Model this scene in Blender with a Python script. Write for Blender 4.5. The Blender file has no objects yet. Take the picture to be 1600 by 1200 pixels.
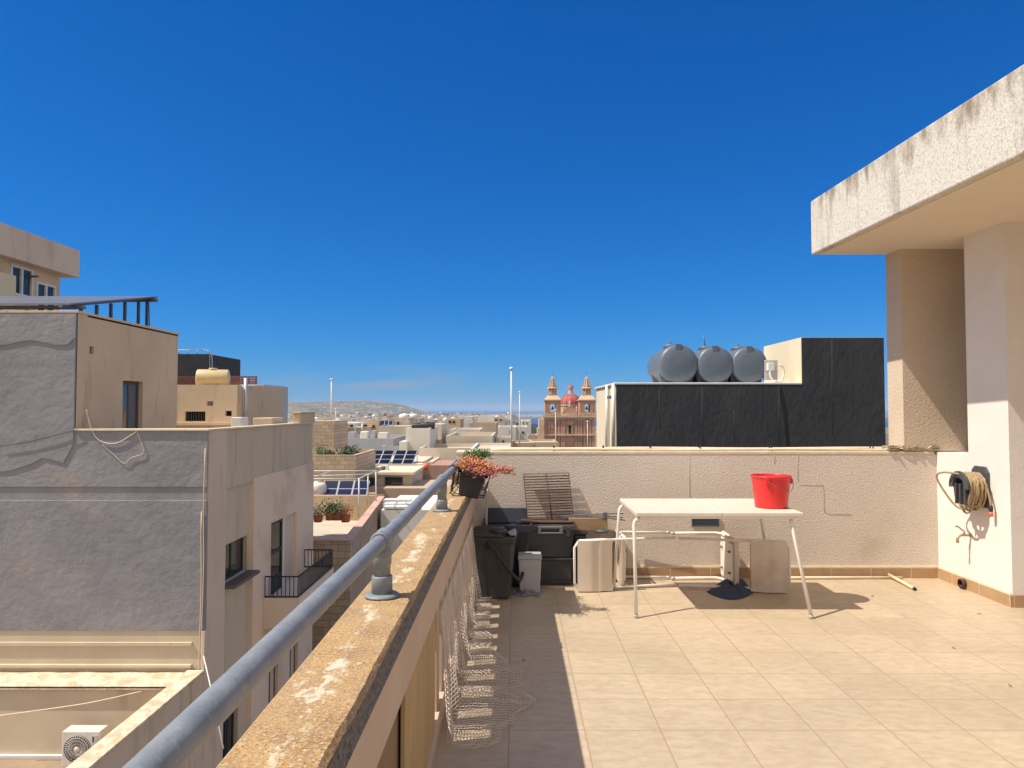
import bpy, bmesh, math, random
from mathutils import Vector, Matrix
from mathutils import noise as mnoise
random.seed(7)
R = math.radians
SC = bpy.context.scene
COL = SC.collection

# ------------------------------------------------------------------ camera, sky, sun, exposure
F, CX, CY = 1109.0, 800.0, 600.0            # focal length in photo pixels, photo centre
EYE = Vector((0, 0, 1.45))
cam_d = bpy.data.cameras.new('camera')
cam_d.sensor_width = 36.0
cam_d.lens = F / 1600 * 36.0
cam_d.clip_start = 0.05
cam_d.clip_end = 120000
cam = bpy.data.objects.new('camera', cam_d)
COL.objects.link(cam)
cam.location = EYE
cam.rotation_euler = (R(90) + math.atan(38 / F), 0, math.atan(3 / F))
SC.camera = cam
CM = cam.rotation_euler.to_matrix()

SUNV = Vector((-0.67, -0.16, 1.0)).normalized()     # towards the sun
world = bpy.data.worlds.new('World')
SC.world = world
world.use_nodes = True
wn = world.node_tree.nodes
wl = world.node_tree.links
bg = wn['Background']
sky = wn.new('ShaderNodeTexSky')
sky.sky_type = 'NISHITA'
sky.sun_disc = False
sky.sun_elevation = math.asin(SUNV.z)
sky.sun_rotation = math.atan2(SUNV.x, SUNV.y)
sky.altitude = 300
sky.air_density = 1.0
sky.dust_density = 0.0
sky.ozone_density = 6.0
EXPO, SKY_ST = 0.55, 0.075
# grade the physical sky to the deep, slightly violet blue of the day
def wmath(op, a, b=None, clamp=False):
    n = wn.new('ShaderNodeMath'); n.operation = op; n.use_clamp = clamp
    for i, v in enumerate((a, b)):
        if v is None: continue
        if isinstance(v, (int, float)): n.inputs[i].default_value = v
        else: wl.new(v, n.inputs[i])
    return n.outputs[0]
ssep = wn.new('ShaderNodeSeparateColor'); gam = wn.new('ShaderNodeCombineColor')
wl.new(sky.outputs[0], ssep.inputs[0])
for i_, (a_, g_) in enumerate(((1.45, 1.872), (1.08, 0.933), (1.70, 0.766))):
    k_ = a_ * 0.05 ** g_ / (SKY_ST * 2 ** EXPO)
    wl.new(wmath('MULTIPLY', wmath('POWER', ssep.outputs[i_], g_), k_), gam.inputs[i_])
# a few faint wisps of cloud low in the sky
tc = wn.new('ShaderNodeTexCoord')
mp = wn.new('ShaderNodeMapping')
mp.inputs['Scale'].default_value = (3.0, 3.0, 22.0)
nz = wn.new('ShaderNodeTexNoise')
nz.inputs['Scale'].default_value = 1.6
nz.inputs['Detail'].default_value = 7
nz.inputs['Distortion'].default_value = 0.5
cr = wn.new('ShaderNodeValToRGB')
cr.color_ramp.elements[0].position = 0.38
cr.color_ramp.elements[1].position = 0.78
sep = wn.new('ShaderNodeSeparateXYZ')
wl.new(tc.outputs['Generated'], mp.inputs[0]); wl.new(mp.outputs[0], nz.inputs['Vector'])
wl.new(nz.outputs[0], cr.inputs[0]); wl.new(tc.outputs['Generated'], sep.inputs[0])
band = wmath('SUBTRACT', 1.0, wmath('MULTIPLY', wmath('ABSOLUTE', wmath('SUBTRACT', sep.outputs['Z'], 0.036)), 30.0), True)
bx_ = wmath('SUBTRACT', 1.0, wmath('MULTIPLY', wmath('ABSOLUTE', wmath('SUBTRACT', sep.outputs['X'], -0.21)), 5.5), True)
msk = wmath('MULTIPLY', wmath('MULTIPLY', cr.outputs[0], band), wmath('MULTIPLY', bx_, 1.3))
mixc = wn.new('ShaderNodeMix'); mixc.data_type = 'RGBA'
wl.new(msk, mixc.inputs['Factor']); wl.new(gam.outputs[0], mixc.inputs[6])
cw_ = 0.40 / (SKY_ST * 2 ** EXPO)
mixc.inputs[7].default_value = (cw_ * .95, cw_ * .98, cw_ * 1.12, 1)
# unseen white clouds added behind and beside the viewer as neutral fill light
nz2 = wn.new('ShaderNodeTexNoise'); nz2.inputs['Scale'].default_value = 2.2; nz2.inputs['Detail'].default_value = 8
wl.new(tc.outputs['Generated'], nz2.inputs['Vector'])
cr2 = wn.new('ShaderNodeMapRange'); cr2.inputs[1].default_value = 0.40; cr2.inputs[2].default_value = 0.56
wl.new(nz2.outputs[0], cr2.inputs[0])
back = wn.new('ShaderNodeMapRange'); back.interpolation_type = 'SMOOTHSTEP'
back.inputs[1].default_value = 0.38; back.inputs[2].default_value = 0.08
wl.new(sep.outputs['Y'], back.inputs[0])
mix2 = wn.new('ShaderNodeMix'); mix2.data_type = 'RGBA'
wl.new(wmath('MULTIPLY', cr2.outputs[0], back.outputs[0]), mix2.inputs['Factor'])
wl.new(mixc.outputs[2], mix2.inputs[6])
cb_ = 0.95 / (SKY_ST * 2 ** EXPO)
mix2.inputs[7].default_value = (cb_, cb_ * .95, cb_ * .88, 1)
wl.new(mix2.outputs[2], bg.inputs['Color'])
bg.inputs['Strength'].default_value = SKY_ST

sun_d = bpy.data.lights.new('sun', 'SUN')
sun_d.energy = 4.1
sun_d.angle = R(0.5)
sun_d.color = (1.0, 0.93, 0.82)
sun = bpy.data.objects.new('sun', sun_d)
COL.objects.link(sun)
sun.rotation_euler = SUNV.to_track_quat('Z', 'Y').to_euler()
sun.location = (-20, -5, 30)
SC.view_settings.view_transform = 'Standard'
SC.view_settings.look = 'None'
SC.view_settings.exposure = EXPO
SC.view_settings.gamma = 1
SC.cycles.max_bounces = 6
SC.cycles.diffuse_bounces = 5
SC.cycles.volume_bounces = 0
SC.cycles.transparent_max_bounces = 12

# ------------------------------------------------------------------ pixel -> world helpers (true distance always given)
def ray(px, py):
    return CM @ Vector(((px - CX) / F, -(py - CY) / F, -1))
def P(px, py, Y):                       # point seen at photo pixel, at depth Y
    d = ray(px, py); return EYE + d * (Y / d.y)
def PZ(px, py, z):                      # ... on the level z
    d = ray(px, py); return EYE + d * ((z - EYE.z) / d.z)
def PX(px, py, X):                      # ... on the plane x = X
    d = ray(px, py); return EYE + d * (X / d.x)

# ------------------------------------------------------------------ materials
MATS = {}
EDGE_Z = 3.33
def mat(name, col, col2=None, rough=0.8, nscale=3.0, bump=0.0, bscale=40.0, stretch=(1, 1, 1), metal=0.0,
        lo=0.35, hi=0.65, detail=6, stain=None, stain_scale=2.0, stain_stretch=(1, 1, 1), st_lo=0.55, st_hi=0.75,
        coat=0.0, spec=0.5, trans=0.0, bdist=0.01, edge=None):
    if name in MATS: return MATS[name]
    m = bpy.data.materials.new(name); MATS[name] = m
    m.use_nodes = True
    n, l = m.node_tree.nodes, m.node_tree.links
    b = n['Principled BSDF']
    b.inputs['Roughness'].default_value = rough
    b.inputs['Metallic'].default_value = metal
    b.inputs['Specular IOR Level'].default_value = spec
    if trans: b.inputs['Transmission Weight'].default_value = trans
    if coat: b.inputs['Coat Weight'].default_value = coat
    t = n.new('ShaderNodeTexCoord')
    def noise(scale, st, det):
        mpn = n.new('ShaderNodeMapping'); mpn.inputs['Scale'].default_value = st
        l.new(t.outputs['Object'], mpn.inputs[0])
        q = n.new('ShaderNodeTexNoise'); q.inputs['Scale'].default_value = scale; q.inputs['Detail'].default_value = det
        q.inputs['Roughness'].default_value = 0.6
        l.new(mpn.outputs[0], q.inputs['Vector']); return q.outputs[0]
    def ramp(src, a, c):
        q = n.new('ShaderNodeMapRange'); q.inputs[1].default_value = a; q.inputs[2].default_value = c
        l.new(src, q.inputs[0]); return q.outputs[0]
    def mix(f, a, c):
        q = n.new('ShaderNodeMix'); q.data_type = 'RGBA'; l.new(f, q.inputs[0])
        for i, v in ((6, a), (7, c)):
            if isinstance(v, tuple): q.inputs[i].default_value = (*v, 1)
            else: l.new(v, q.inputs[i])
        return q.outputs[2]
    col2 = col2 or tuple(c * 0.85 for c in col)
    c = mix(ramp(noise(nscale, stretch, detail), lo, hi), col, col2)
    if stain:
        c = mix(ramp(noise(stain_scale, stain_stretch, 8), st_lo, st_hi), c, stain)
    if edge:                               # weathering that starts at the upper rim: edge = (height of rim, reach, strength)
        sp = n.new('ShaderNodeSeparateXYZ'); l.new(t.outputs['Object'], sp.inputs[0])
        ad = n.new('ShaderNodeMapRange'); ad.inputs[1].default_value = EDGE_Z - edge[1]; ad.inputs[2].default_value = EDGE_Z; ad.inputs[4].default_value = edge[2]
        l.new(sp.outputs[2], ad.inputs[0])
        q = n.new('ShaderNodeMath'); q.operation = 'ADD'; l.new(ad.outputs[0], q.inputs[0]); l.new(noise(9, (1, 1, .35), 8), q.inputs[1])
        c = mix(ramp(q.outputs[0], .62, .86), c, (0.24, 0.185, 0.12))
    l.new(c, b.inputs['Base Color'])
    if bump:
        bn = n.new('ShaderNodeBump'); bn.inputs['Strength'].default_value = bump; bn.inputs['Distance'].default_value = bdist
        l.new(noise(bscale, stretch, 5), bn.inputs['Height']); l.new(bn.outputs[0], b.inputs['Normal'])
    m['nodes_ready'] = 1
    return m

def grid_mat(name, col, col2, line, sx, sy, ox=0, oy=0, w=0.006, rough=0.5, axes='XY', nscale=6, bump=0.2, lw=None, brick=False, stretch=(1, 1, 1), tilevar=0.12, relief=0.0):
    """rectangular tiling: cells sx by sy with thin joints"""
    m = bpy.data.materials.new(name); MATS[name] = m; m.use_nodes = True
    n, l = m.node_tree.nodes, m.node_tree.links; b = n['Principled BSDF']
    b.inputs['Roughness'].default_value = rough
    t = n.new('ShaderNodeTexCoord'); s = n.new('ShaderNodeSeparateXYZ'); l.new(t.outputs['Object'], s.inputs[0])
    def mth(op, a, c=None, clamp=False):
        q = n.new('ShaderNodeMath'); q.operation = op; q.use_clamp = clamp
        for i, v in enumerate((a, c)):
            if v is None: continue
            if isinstance(v, (int, float)): q.inputs[i].default_value = v
            else: l.new(v, q.inputs[i])
        return q.outputs[0]
    u = mth('DIVIDE', mth('SUBTRACT', s.outputs[axes[0]], ox), sx)
    v = mth('DIVIDE', mth('SUBTRACT', s.outputs[axes[1]], oy), sy)
    if brick:
        u = mth('ADD', u, mth('MULTIPLY', mth('MODULO', mth('FLOOR', mth('ADD', v, 1000)), 2.0), 0.5))
    def edge(c, size):
        f = mth('FRACT', mth('ADD', c, 1000)); d = mth('MINIMUM', f, mth('SUBTRACT', 1.0, f))
        return mth('MULTIPLY', d, size)
    d = mth('MINIMUM', edge(u, sx), edge(v, sy))
    q = n.new('ShaderNodeMapRange'); q.interpolation_type = 'SMOOTHSTEP'
    q.inputs[1].default_value = w * 0.25; q.inputs[2].default_value = w * 0.6; l.new(d, q.inputs[0]); inside = q.outputs[0]
    cv = n.new('ShaderNodeCombineXYZ'); l.new(mth('FLOOR', u), cv.inputs[0]); l.new(mth('FLOOR', v), cv.inputs[1])
    wnz = n.new('ShaderNodeTexWhiteNoise'); wnz.noise_dimensions = '3D'; l.new(cv.outputs[0], wnz.inputs[0])
    mpn = n.new('ShaderNodeMapping'); mpn.inputs['Scale'].default_value = stretch; l.new(t.outputs['Object'], mpn.inputs[0])
    va = n.new('ShaderNodeVectorMath'); va.operation = 'ADD'; l.new(mpn.outputs[0], va.inputs[0])
    vs = n.new('ShaderNodeVectorMath'); vs.operation = 'SCALE'; vs.inputs['Scale'].default_value = 9.0
    l.new(wnz.outputs['Color'], vs.inputs[0]); l.new(vs.outputs[0], va.inputs[1])
    nz = n.new('ShaderNodeTexNoise'); nz.inputs['Scale'].default_value = nscale; nz.inputs['Detail'].default_value = 8; nz.inputs['Roughness'].default_value = 0.65
    l.new(va.outputs[0], nz.inputs['Vector'])
    mr = n.new('ShaderNodeMapRange'); mr.inputs[1].default_value = 0.38; mr.inputs[2].default_value = 0.66; l.new(nz.outputs[0], mr.inputs[0])
    def mixn(f, a, c):
        k = n.new('ShaderNodeMix'); k.data_type = 'RGBA'; l.new(f, k.inputs[0])
        for i, vv in ((6, a), (7, c)):
            if isinstance(vv, tuple): k.inputs[i].default_value = (*vv, 1)
            else: l.new(vv, k.inputs[i])
        return k.outputs[2]
    c = mixn(mr.outputs[0], col, col2)
    hv = n.new('ShaderNodeHueSaturation'); l.new(c, hv.inputs['Color'])
    l.new(mth('ADD', 1.0 - tilevar / 2, mth('MULTIPLY', wnz.outputs[0], tilevar)), hv.inputs['Value'])
    c = mixn(inside, line, hv.outputs[0])
    # large soft dirt patches
    n2 = n.new('ShaderNodeTexNoise'); n2.inputs['Scale'].default_value = 1.3; n2.inputs['Detail'].default_value = 6; l.new(t.outputs['Object'], n2.inputs['Vector'])
    m2 = n.new('ShaderNodeMapRange'); m2.inputs[1].default_value = 0.45; m2.inputs[2].default_value = 0.8; m2.inputs[4].default_value = 0.5; l.new(n2.outputs[0], m2.inputs[0])
    c = mixn(m2.outputs[0], c, tuple(k * 0.72 for k in col2))
    l.new(c, b.inputs['Base Color'])
    bn = n.new('ShaderNodeBump'); bn.inputs['Strength'].default_value = bump; bn.inputs['Distance'].default_value = 0.004
    hh = mth('ADD', mth('MULTIPLY', nz.outputs[0], 0.5), inside)
    l.new(hh, bn.inputs['Height']); l.new(bn.outputs[0], b.inputs['Normal'])
    return m

M = {}
M['tile'] = grid_mat('terrace_tiles', (0.51, 0.41, 0.285), (0.425, 0.325, 0.215), (0.36, 0.26, 0.17), 0.3425, 0.3425, 0.3195, 0.1695, 0.007, 0.42, nscale=11, bump=0.3, stretch=(1.2, 2.4, 1), tilevar=0.09)
M['stucco'] = mat('rough_stucco', (0.68, 0.59, 0.50), (0.62, 0.53, 0.44), 0.9, 1.2, 0.85, 70, bdist=0.009, stain=(0.42, 0.31, 0.22), stain_scale=1.1, st_lo=0.60, st_hi=0.95)
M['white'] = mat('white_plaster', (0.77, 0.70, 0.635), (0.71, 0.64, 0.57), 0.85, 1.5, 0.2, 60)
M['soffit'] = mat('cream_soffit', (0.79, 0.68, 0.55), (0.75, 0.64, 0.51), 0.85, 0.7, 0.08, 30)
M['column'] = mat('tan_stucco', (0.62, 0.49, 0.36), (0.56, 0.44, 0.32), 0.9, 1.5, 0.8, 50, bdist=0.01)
M['skirt'] = grid_mat('skirting_tile', (0.44, 0.28, 0.15), (0.38, 0.235, 0.12), (0.55, 0.45, 0.33), 0.3425, 5.0, 0.08, -2.5, 0.008, 0.45, axes='XZ', nscale=9)
M['skirt_y'] = grid_mat('skirting_tile_side', (0.44, 0.28, 0.15), (0.38, 0.235, 0.12), (0.55, 0.45, 0.33), 0.3425, 5.0, 0.08, -2.5, 0.008, 0.45, axes='YZ', nscale=9)
M['cream_line'] = mat('cream_plaster_edge', (0.74, 0.62, 0.45), (0.66, 0.54, 0.38), 0.85, 8, 0.3, 60)
M['fascia'] = mat('stained_white_fascia', (0.68, 0.63, 0.55), (0.42, 0.38, 0.33), 0.95, 70, 0.8, 110, stretch=(1, 1, 0.7), bdist=0.007, lo=0.46, hi=0.70, stain=(0.17, 0.15, 0.125), stain_scale=3.4, stain_stretch=(1.8, 1.8, 0.16), st_lo=0.56, st_hi=0.84, edge=(0.49, 0.30, 0.24))
M['beam'] = mat('beige_render', (0.60, 0.46, 0.34), (0.55, 0.41, 0.30), 0.8, 4, 0.1, 60, stain=(0.35, 0.24, 0.15), stain_scale=6, st_lo=0.68, st_hi=0.9)
M['chip'] = mat('broken_grey_cement', (0.25, 0.22, 0.205), (0.085, 0.075, 0.07), 0.95, 70, 1.0, 90, bdist=0.01)
M['plank'] = mat('weathered_yellow_boards', (0.52, 0.36, 0.17), (0.44, 0.29, 0.13), 0.8, 6, 0.3, 30, stretch=(1, 2, 0.25), stain=(0.09, 0.05, 0.03), stain_scale=9, stain_stretch=(1, 3.0, 0.35), st_lo=0.66, st_hi=0.72)
M['pvc'] = mat('grey_plastic_pipe', (0.175, 0.195, 0.215), (0.235, 0.25, 0.26), 0.5, 14, 0.15, 80, stain=(0.36, 0.33, 0.30), stain_scale=70, st_lo=0.60, st_hi=0.70)
M['black'] = mat('black_plastic', (0.018, 0.018, 0.02), (0.028, 0.027, 0.027), 0.5, 8)
M['binplastic'] = mat('dark_grey_bin_plastic', (0.05, 0.045, 0.043), (0.065, 0.06, 0.055), 0.55, 6, 0.05, 60, stain=(0.12, 0.105, 0.09), stain_scale=3, stain_stretch=(2, 2, .5), st_lo=0.62, st_hi=0.85)
M['boxplastic'] = mat('charcoal_box_plastic', (0.042, 0.043, 0.045), (0.06, 0.058, 0.056), 0.5, 6, stain=(0.11, 0.1, 0.09), stain_scale=4, st_lo=0.62, st_hi=0.9)
M['whiteplastic'] = mat('off_white_plastic', (0.70, 0.62, 0.54), (0.64, 0.56, 0.47), 0.5, 5, stain=(0.42, 0.33, 0.22), stain_scale=3, st_lo=0.6, st_hi=0.9)
M['greywhite'] = mat('pale_grey_plastic', (0.50, 0.46, 0.43), (0.45, 0.41, 0.38), 0.5, 5)
M['whitepaint'] = mat('white_painted_metal', (0.78, 0.73, 0.66), (0.72, 0.66, 0.58), 0.4, 6, stain=(0.45, 0.25, 0.10), stain_scale=5, st_lo=0.69, st_hi=0.8)
M['tabletop'] = mat('whitewashed_table_boards', (0.72, 0.62, 0.51), (0.66, 0.54, 0.43), 0.5, 5, 0.15, 30, stretch=(0.5, 9, 1))
M['chairback'] = mat('yellowed_chair_plastic', (0.69, 0.58, 0.46), (0.62, 0.50, 0.38), 0.55, 3, stain=(0.45, 0.31, 0.17), stain_scale=3, st_lo=0.55, st_hi=0.9)
M['rust'] = mat('rusty_iron', (0.06, 0.032, 0.024), (0.10, 0.045, 0.028), 0.85, 30, 0.3, 90)
M['red'] = mat('red_bucket_plastic', (0.72, 0.030, 0.028), (0.66, 0.025, 0.025), 0.38, 4, stain=(0.55, 0.07, 0.06), stain_scale=7, st_lo=0.6, st_hi=0.9)
M['wire'] = mat('steel_wire', (0.25, 0.22, 0.2), None, 0.4, metal=0.8)
M['cloth'] = mat('navy_cloth', (0.028, 0.046, 0.095), (0.04, 0.06, 0.115), 0.95, 20, 0.3, 200)
M['rag'] = mat('grey_rag', (0.30, 0.27, 0.27), (0.18, 0.17, 0.18), 0.95, 30, 0.3, 200)
M['net'] = mat('beige_plastic_net', (0.70, 0.60, 0.50), (0.62, 0.52, 0.43), 0.6, 10)
M['hose'] = mat('tan_garden_hose', (0.36, 0.25, 0.13), (0.30, 0.21, 0.11), 0.5, 20)
M['orange'] = mat('orange_plastic', (0.80, 0.17, 0.06), None, 0.45)
M['reel'] = mat('dark_reel_plastic', (0.06, 0.062, 0.068), (0.075, 0.075, 0.08), 0.5, 8)
M['brass'] = mat('old_brass', (0.45, 0.38, 0.24), (0.35, 0.29, 0.18), 0.45, 30, metal=0.5)
M['stick'] = mat('cream_stick', (0.66, 0.56, 0.36), (0.56, 0.46, 0.28), 0.6, 10)
M['dark'] = mat('dark_void', (0.012, 0.011, 0.01), None, 0.9)
M['wood'] = mat('old_plywood', (0.40, 0.26, 0.14), (0.30, 0.19, 0.10), 0.8, 6, stretch=(1, 6, 6))
M['succulent'] = mat('orange_succulent_leaf', (0.60, 0.29, 0.07), (0.50, 0.13, 0.09), 0.5, 14, detail=2, lo=.42, hi=.58)
M['pinkleaf'] = mat('pink_succulent_leaf', (0.48, 0.13, 0.11), (0.34, 0.07, 0.08), 0.5, 20)
M['greenleaf'] = mat('green_leaf', (0.08, 0.17, 0.03), (0.05, 0.11, 0.02), 0.5, 20)
M['leafdark'] = mat('dark_leaf', (0.035, 0.06, 0.02), (0.06, 0.085, 0.025), 0.6, 5)
M['terracotta'] = mat('terracotta', (0.42, 0.14, 0.07), None, 0.8, 9)

# lichen-covered coping
def lichen():
    m = bpy.data.materials.new('lichen_concrete'); m.use_nodes = True
    n, l = m.node_tree.nodes, m.node_tree.links; b = n['Principled BSDF']; b.inputs['Roughness'].default_value = 0.95
    t = n.new('ShaderNodeTexCoord')
    def nz(s, d=8, st=(1, 1, 1), r=0.62):
        mpn = n.new('ShaderNodeMapping'); mpn.inputs['Scale'].default_value = st; l.new(t.outputs['Object'], mpn.inputs[0])
        q = n.new('ShaderNodeTexNoise'); q.inputs['Scale'].default_value = s; q.inputs['Detail'].default_value = d; q.inputs['Roughness'].default_value = r
        l.new(mpn.outputs[0], q.inputs['Vector']); return q.outputs[0]
    def mr(s, a, c, e=1.0):
        q = n.new('ShaderNodeMapRange'); q.inputs[1].default_value = a; q.inputs[2].default_value = c; q.inputs[4].default_value = e; l.new(s, q.inputs[0]); return q.outputs[0]
    def mx(f, a, c):
        k = n.new('ShaderNodeMix'); k.data_type = 'RGBA'; l.new(f, k.inputs[0])
        for i, v in ((6, a), (7, c)):
            if isinstance(v, tuple): k.inputs[i].default_value = (*v, 1)
            else: l.new(v, k.inputs[i])
        return k.outputs[2]
    c = mx(mr(nz(11), .40, .62), (0.45, 0.275, 0.105), (0.29, 0.175, 0.085))
    c = mx(mr(nz(75, 6), .50, .60), c, (0.47, 0.29, 0.11))
    c = mx(mr(nz(170, 4), .55, .62), c, (0.12, 0.07, 0.04))
    c = mx(mr(nz(120, 5), .55, .64, .75), c, (0.58, 0.50, 0.39))
    c = mx(mr(nz(2.2, 6), .42, .66, .5), c, (0.36, 0.25, 0.15))
    # pale bare patches, mostly along the middle of the coping
    s = n.new('ShaderNodeSeparateXYZ'); l.new(t.outputs['Object'], s.inputs[0])
    def mth(op, a, c2, clamp=False):
        q = n.new('ShaderNodeMath'); q.operation = op; q.use_clamp = clamp
        for i, v in enumerate((a, c2)):
            if isinstance(v, (int, float)): q.inputs[i].default_value = v
            else: l.new(v, q.inputs[i])
        return q.outputs[0]
    mid = mth('ABSOLUTE', mth('ADD', s.outputs[0], 0.0075), 0)
    midm = mth('SUBTRACT', 0.10, mth('MULTIPLY', mid, 1.6))
    p = mth('ADD', mth('ADD', mth('MULTIPLY', nz(4.2, 10, (1.8, 0.7, 1), 0.74), 0.85), mth('MULTIPLY', nz(60, 5), 0.22)), midm)
    c = mx(mr(p, .635, .70), c, (0.60, 0.52, 0.38))
    l.new(c, b.inputs['Base Color'])
    bn = n.new('ShaderNodeBump'); bn.inputs['Strength'].default_value = 0.9; bn.inputs['Distance'].default_value = 0.004
    l.new(nz(70, 8), bn.inputs['Height']); l.new(bn.outputs[0], b.inputs['Normal'])
    return m
M['lichen'] = lichen()

# town materials
M['greywash'] = mat('grey_waterproof_paint', (0.232, 0.222, 0.234), (0.29, 0.278, 0.285), 0.75, 0.8, 0.42, 4.5, stretch=(1, 1, 1.1), detail=9, bdist=0.05, stain=(0.38, 0.30, 0.235), stain_scale=0.9, st_lo=0.58, st_hi=0.85)
M['ochre'] = mat('ochre_plaster', (0.62, 0.475, 0.325), (0.55, 0.41, 0.275), 0.9, 0.8, 0.4, 10, stain=(0.27, 0.195, 0.13), stain_scale=1.3, stain_stretch=(1.8, 1.8, 0.4), st_lo=0.56, st_hi=0.84)
M['facade'] = mat('beige_facade', (0.66, 0.53, 0.41), (0.60, 0.475, 0.36), 0.9, 0.4, 0.1, 20, stain=(0.40, 0.30, 0.215), stain_scale=0.8, stain_stretch=(1.6, 1.6, .35), st_lo=0.50, st_hi=0.8)
M['facade2'] = mat('grey_beige_panel', (0.58, 0.475, 0.36), (0.53, 0.43, 0.32), 0.9, 0.5, 0.1, 20, stain=(0.34, 0.27, 0.19), stain_scale=0.9, stain_stretch=(3, 3, .25), st_lo=0.52, st_hi=0.82)
M['pinkish'] = mat('pink_beige_bay', (0.76, 0.60, 0.465), (0.71, 0.55, 0.42), 0.9, 0.5, 0.1, 20, stain=(0.46, 0.33, 0.23), stain_scale=0.5, st_lo=0.54, st_hi=0.8)
M['cream'] = mat('cream_render', (0.62, 0.52, 0.38), (0.54, 0.44, 0.31), 0.9, 0.6, 0.3, 12, stain=(0.30, 0.24, 0.16), stain_scale=0.8, stain_stretch=(2.5, 2.5, .3), st_lo=0.58, st_hi=0.9)
M['creamroof'] = mat('flaking_cream_coating', (0.70, 0.60, 0.44), (0.52, 0.40, 0.26), 0.95, 3.5, 0.9, 9, bdist=0.04, lo=.4, hi=.6)
M['paleroof'] = mat('pale_roof_slab', (0.55, 0.47, 0.36), (0.48, 0.40, 0.30), 0.95, 0.3, 0.2, 6)
M['bitumen'] = mat('black_bitumen_sheet', (0.024, 0.024, 0.027), (0.037, 0.037, 0.040), 0.74, 2, 0.5, 9, stretch=(1.3, 1.3, 0.6), bdist=0.035, stain=(0.06, 0.058, 0.055), stain_scale=3, stain_stretch=(2.5, 2.5, 0.12), st_lo=0.62, st_hi=0.8)
M['lightcream'] = mat('light_cream_wall', (0.70, 0.60, 0.42), (0.65, 0.55, 0.38), 0.9, 0.8, 0.2, 12, stain=(0.50, 0.41, 0.27), stain_scale=1.0, st_lo=0.55, st_hi=0.9)
M['tankgrey'] = mat('grey_tank_plastic', (0.10, 0.125, 0.158), (0.118, 0.142, 0.17), 0.45, 3, stain=(0.17, 0.18, 0.19), stain_scale=4, st_lo=0.62, st_hi=0.9)
M['tankcream'] = mat('cream_tank_plastic', (0.58, 0.46, 0.24), (0.54, 0.42, 0.22), 0.5, 3)
M['tankwhite'] = mat('white_tank_plastic', (0.72, 0.70, 0.65), None, 0.5, 3)
M['glass'] = mat('dark_window_glass', (0.02, 0.024, 0.028), (0.03, 0.035, 0.04), 0.08, 2, spec=0.7)
M['pvdark'] = mat('black_solar_cells', (0.008, 0.009, 0.012), None, 0.35, 3, spec=0.3)
M['pvcell'] = grid_mat('solar_cells', (0.010, 0.016, 0.045), (0.014, 0.020, 0.055), (0.03, 0.035, 0.06), 0.16, 0.16, 0, 0, 0.012, 0.3, bump=0.0, tilevar=0.3)
M['pvback'] = mat('solar_panel_grey', (0.16, 0.17, 0.19), (0.14, 0.15, 0.17), 0.3, 2)
M['alu'] = mat('aluminium', (0.55, 0.55, 0.54), None, 0.4, 4, metal=0.4)
M['steel'] = mat('dark_galvanised_steel', (0.10, 0.11, 0.13), (0.14, 0.15, 0.17), 0.55, 6, metal=0.3)
M['greenmetal'] = mat('dark_green_metal', (0.012, 0.022, 0.022), None, 0.5, 6)
M['sillbrown'] = mat('brown_sill_stone', (0.14, 0.10, 0.085), None, 0.7, 6)
M['acwhite'] = mat('air_conditioner_paint', (0.66, 0.62, 0.56), (0.60, 0.56, 0.5), 0.5, 4)
M['masonry'] = grid_mat('limestone_blocks', (0.52, 0.40, 0.28), (0.45, 0.335, 0.23), (0.24, 0.16, 0.10), 0.62, 0.29, 0, 0, 0.03, 0.9, axes='XZ', nscale=4, brick=True, tilevar=0.25)
M['masonry_y'] = grid_mat('limestone_slabs', (0.44, 0.33, 0.235), (0.38, 0.275, 0.19), (0.24, 0.17, 0.11), 2.6, 1.3, 0, 0.3, 0.03, 0.9, axes='YZ', nscale=4, tilevar=0.15)
M['pinkcope'] = mat('pink_coping', (0.60, 0.37, 0.29), (0.54, 0.33, 0.25), 0.8, 2)
M['town1'] = mat('town_limestone', (0.63, 0.55, 0.44), (0.55, 0.47, 0.36), 0.95, 0.25, 0.2, 3, stain=(0.36, 0.28, 0.19), stain_scale=0.3, stain_stretch=(1, 1, .4), st_lo=0.5, st_hi=0.9)
M['town2'] = mat('town_whitewash', (0.72, 0.68, 0.61), (0.64, 0.59, 0.51), 0.95, 0.25, 0.1, 3, stain=(0.48, 0.42, 0.34), stain_scale=0.4, stain_stretch=(1, 1, .3), st_lo=0.5, st_hi=0.9)
M['town3'] = mat('town_grey_wall', (0.36, 0.37, 0.38), (0.42, 0.42, 0.42), 0.95, 0.3, 0.1, 3, stain=(0.28, 0.27, 0.26), stain_scale=0.3, stain_stretch=(.4, .4, 2), st_lo=0.5, st_hi=0.9)
M['town4'] = mat('town_ochre_wall', (0.57, 0.45, 0.29), (0.49, 0.37, 0.23), 0.95, 0.25, 0.2, 3, stain=(0.30, 0.21, 0.12), stain_scale=0.4, stain_stretch=(1, 1, .4), st_lo=0.5, st_hi=0.9)
M['town5'] = mat('town_brown_stone', (0.40, 0.30, 0.215), (0.48, 0.36, 0.26), 0.95, 0.3, 0.2, 3)
M['church'] = mat('red_limestone', (0.57, 0.315, 0.195), (0.46, 0.245, 0.145), 0.95, 0.25, 0.2, 2, stain=(0.30, 0.165, 0.10), stain_scale=0.2, st_lo=0.5, st_hi=0.9)
M['churchpale'] = mat('pale_limestone', (0.62, 0.46, 0.30), (0.52, 0.36, 0.23), 0.95, 0.3)
M['domered'] = mat('red_dome_paint', (0.42, 0.10, 0.09), (0.36, 0.085, 0.08), 0.7, 0.4)
M['redfence'] = mat('rust_red_fence', (0.20, 0.07, 0.045), None, 0.8, 3)
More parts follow.
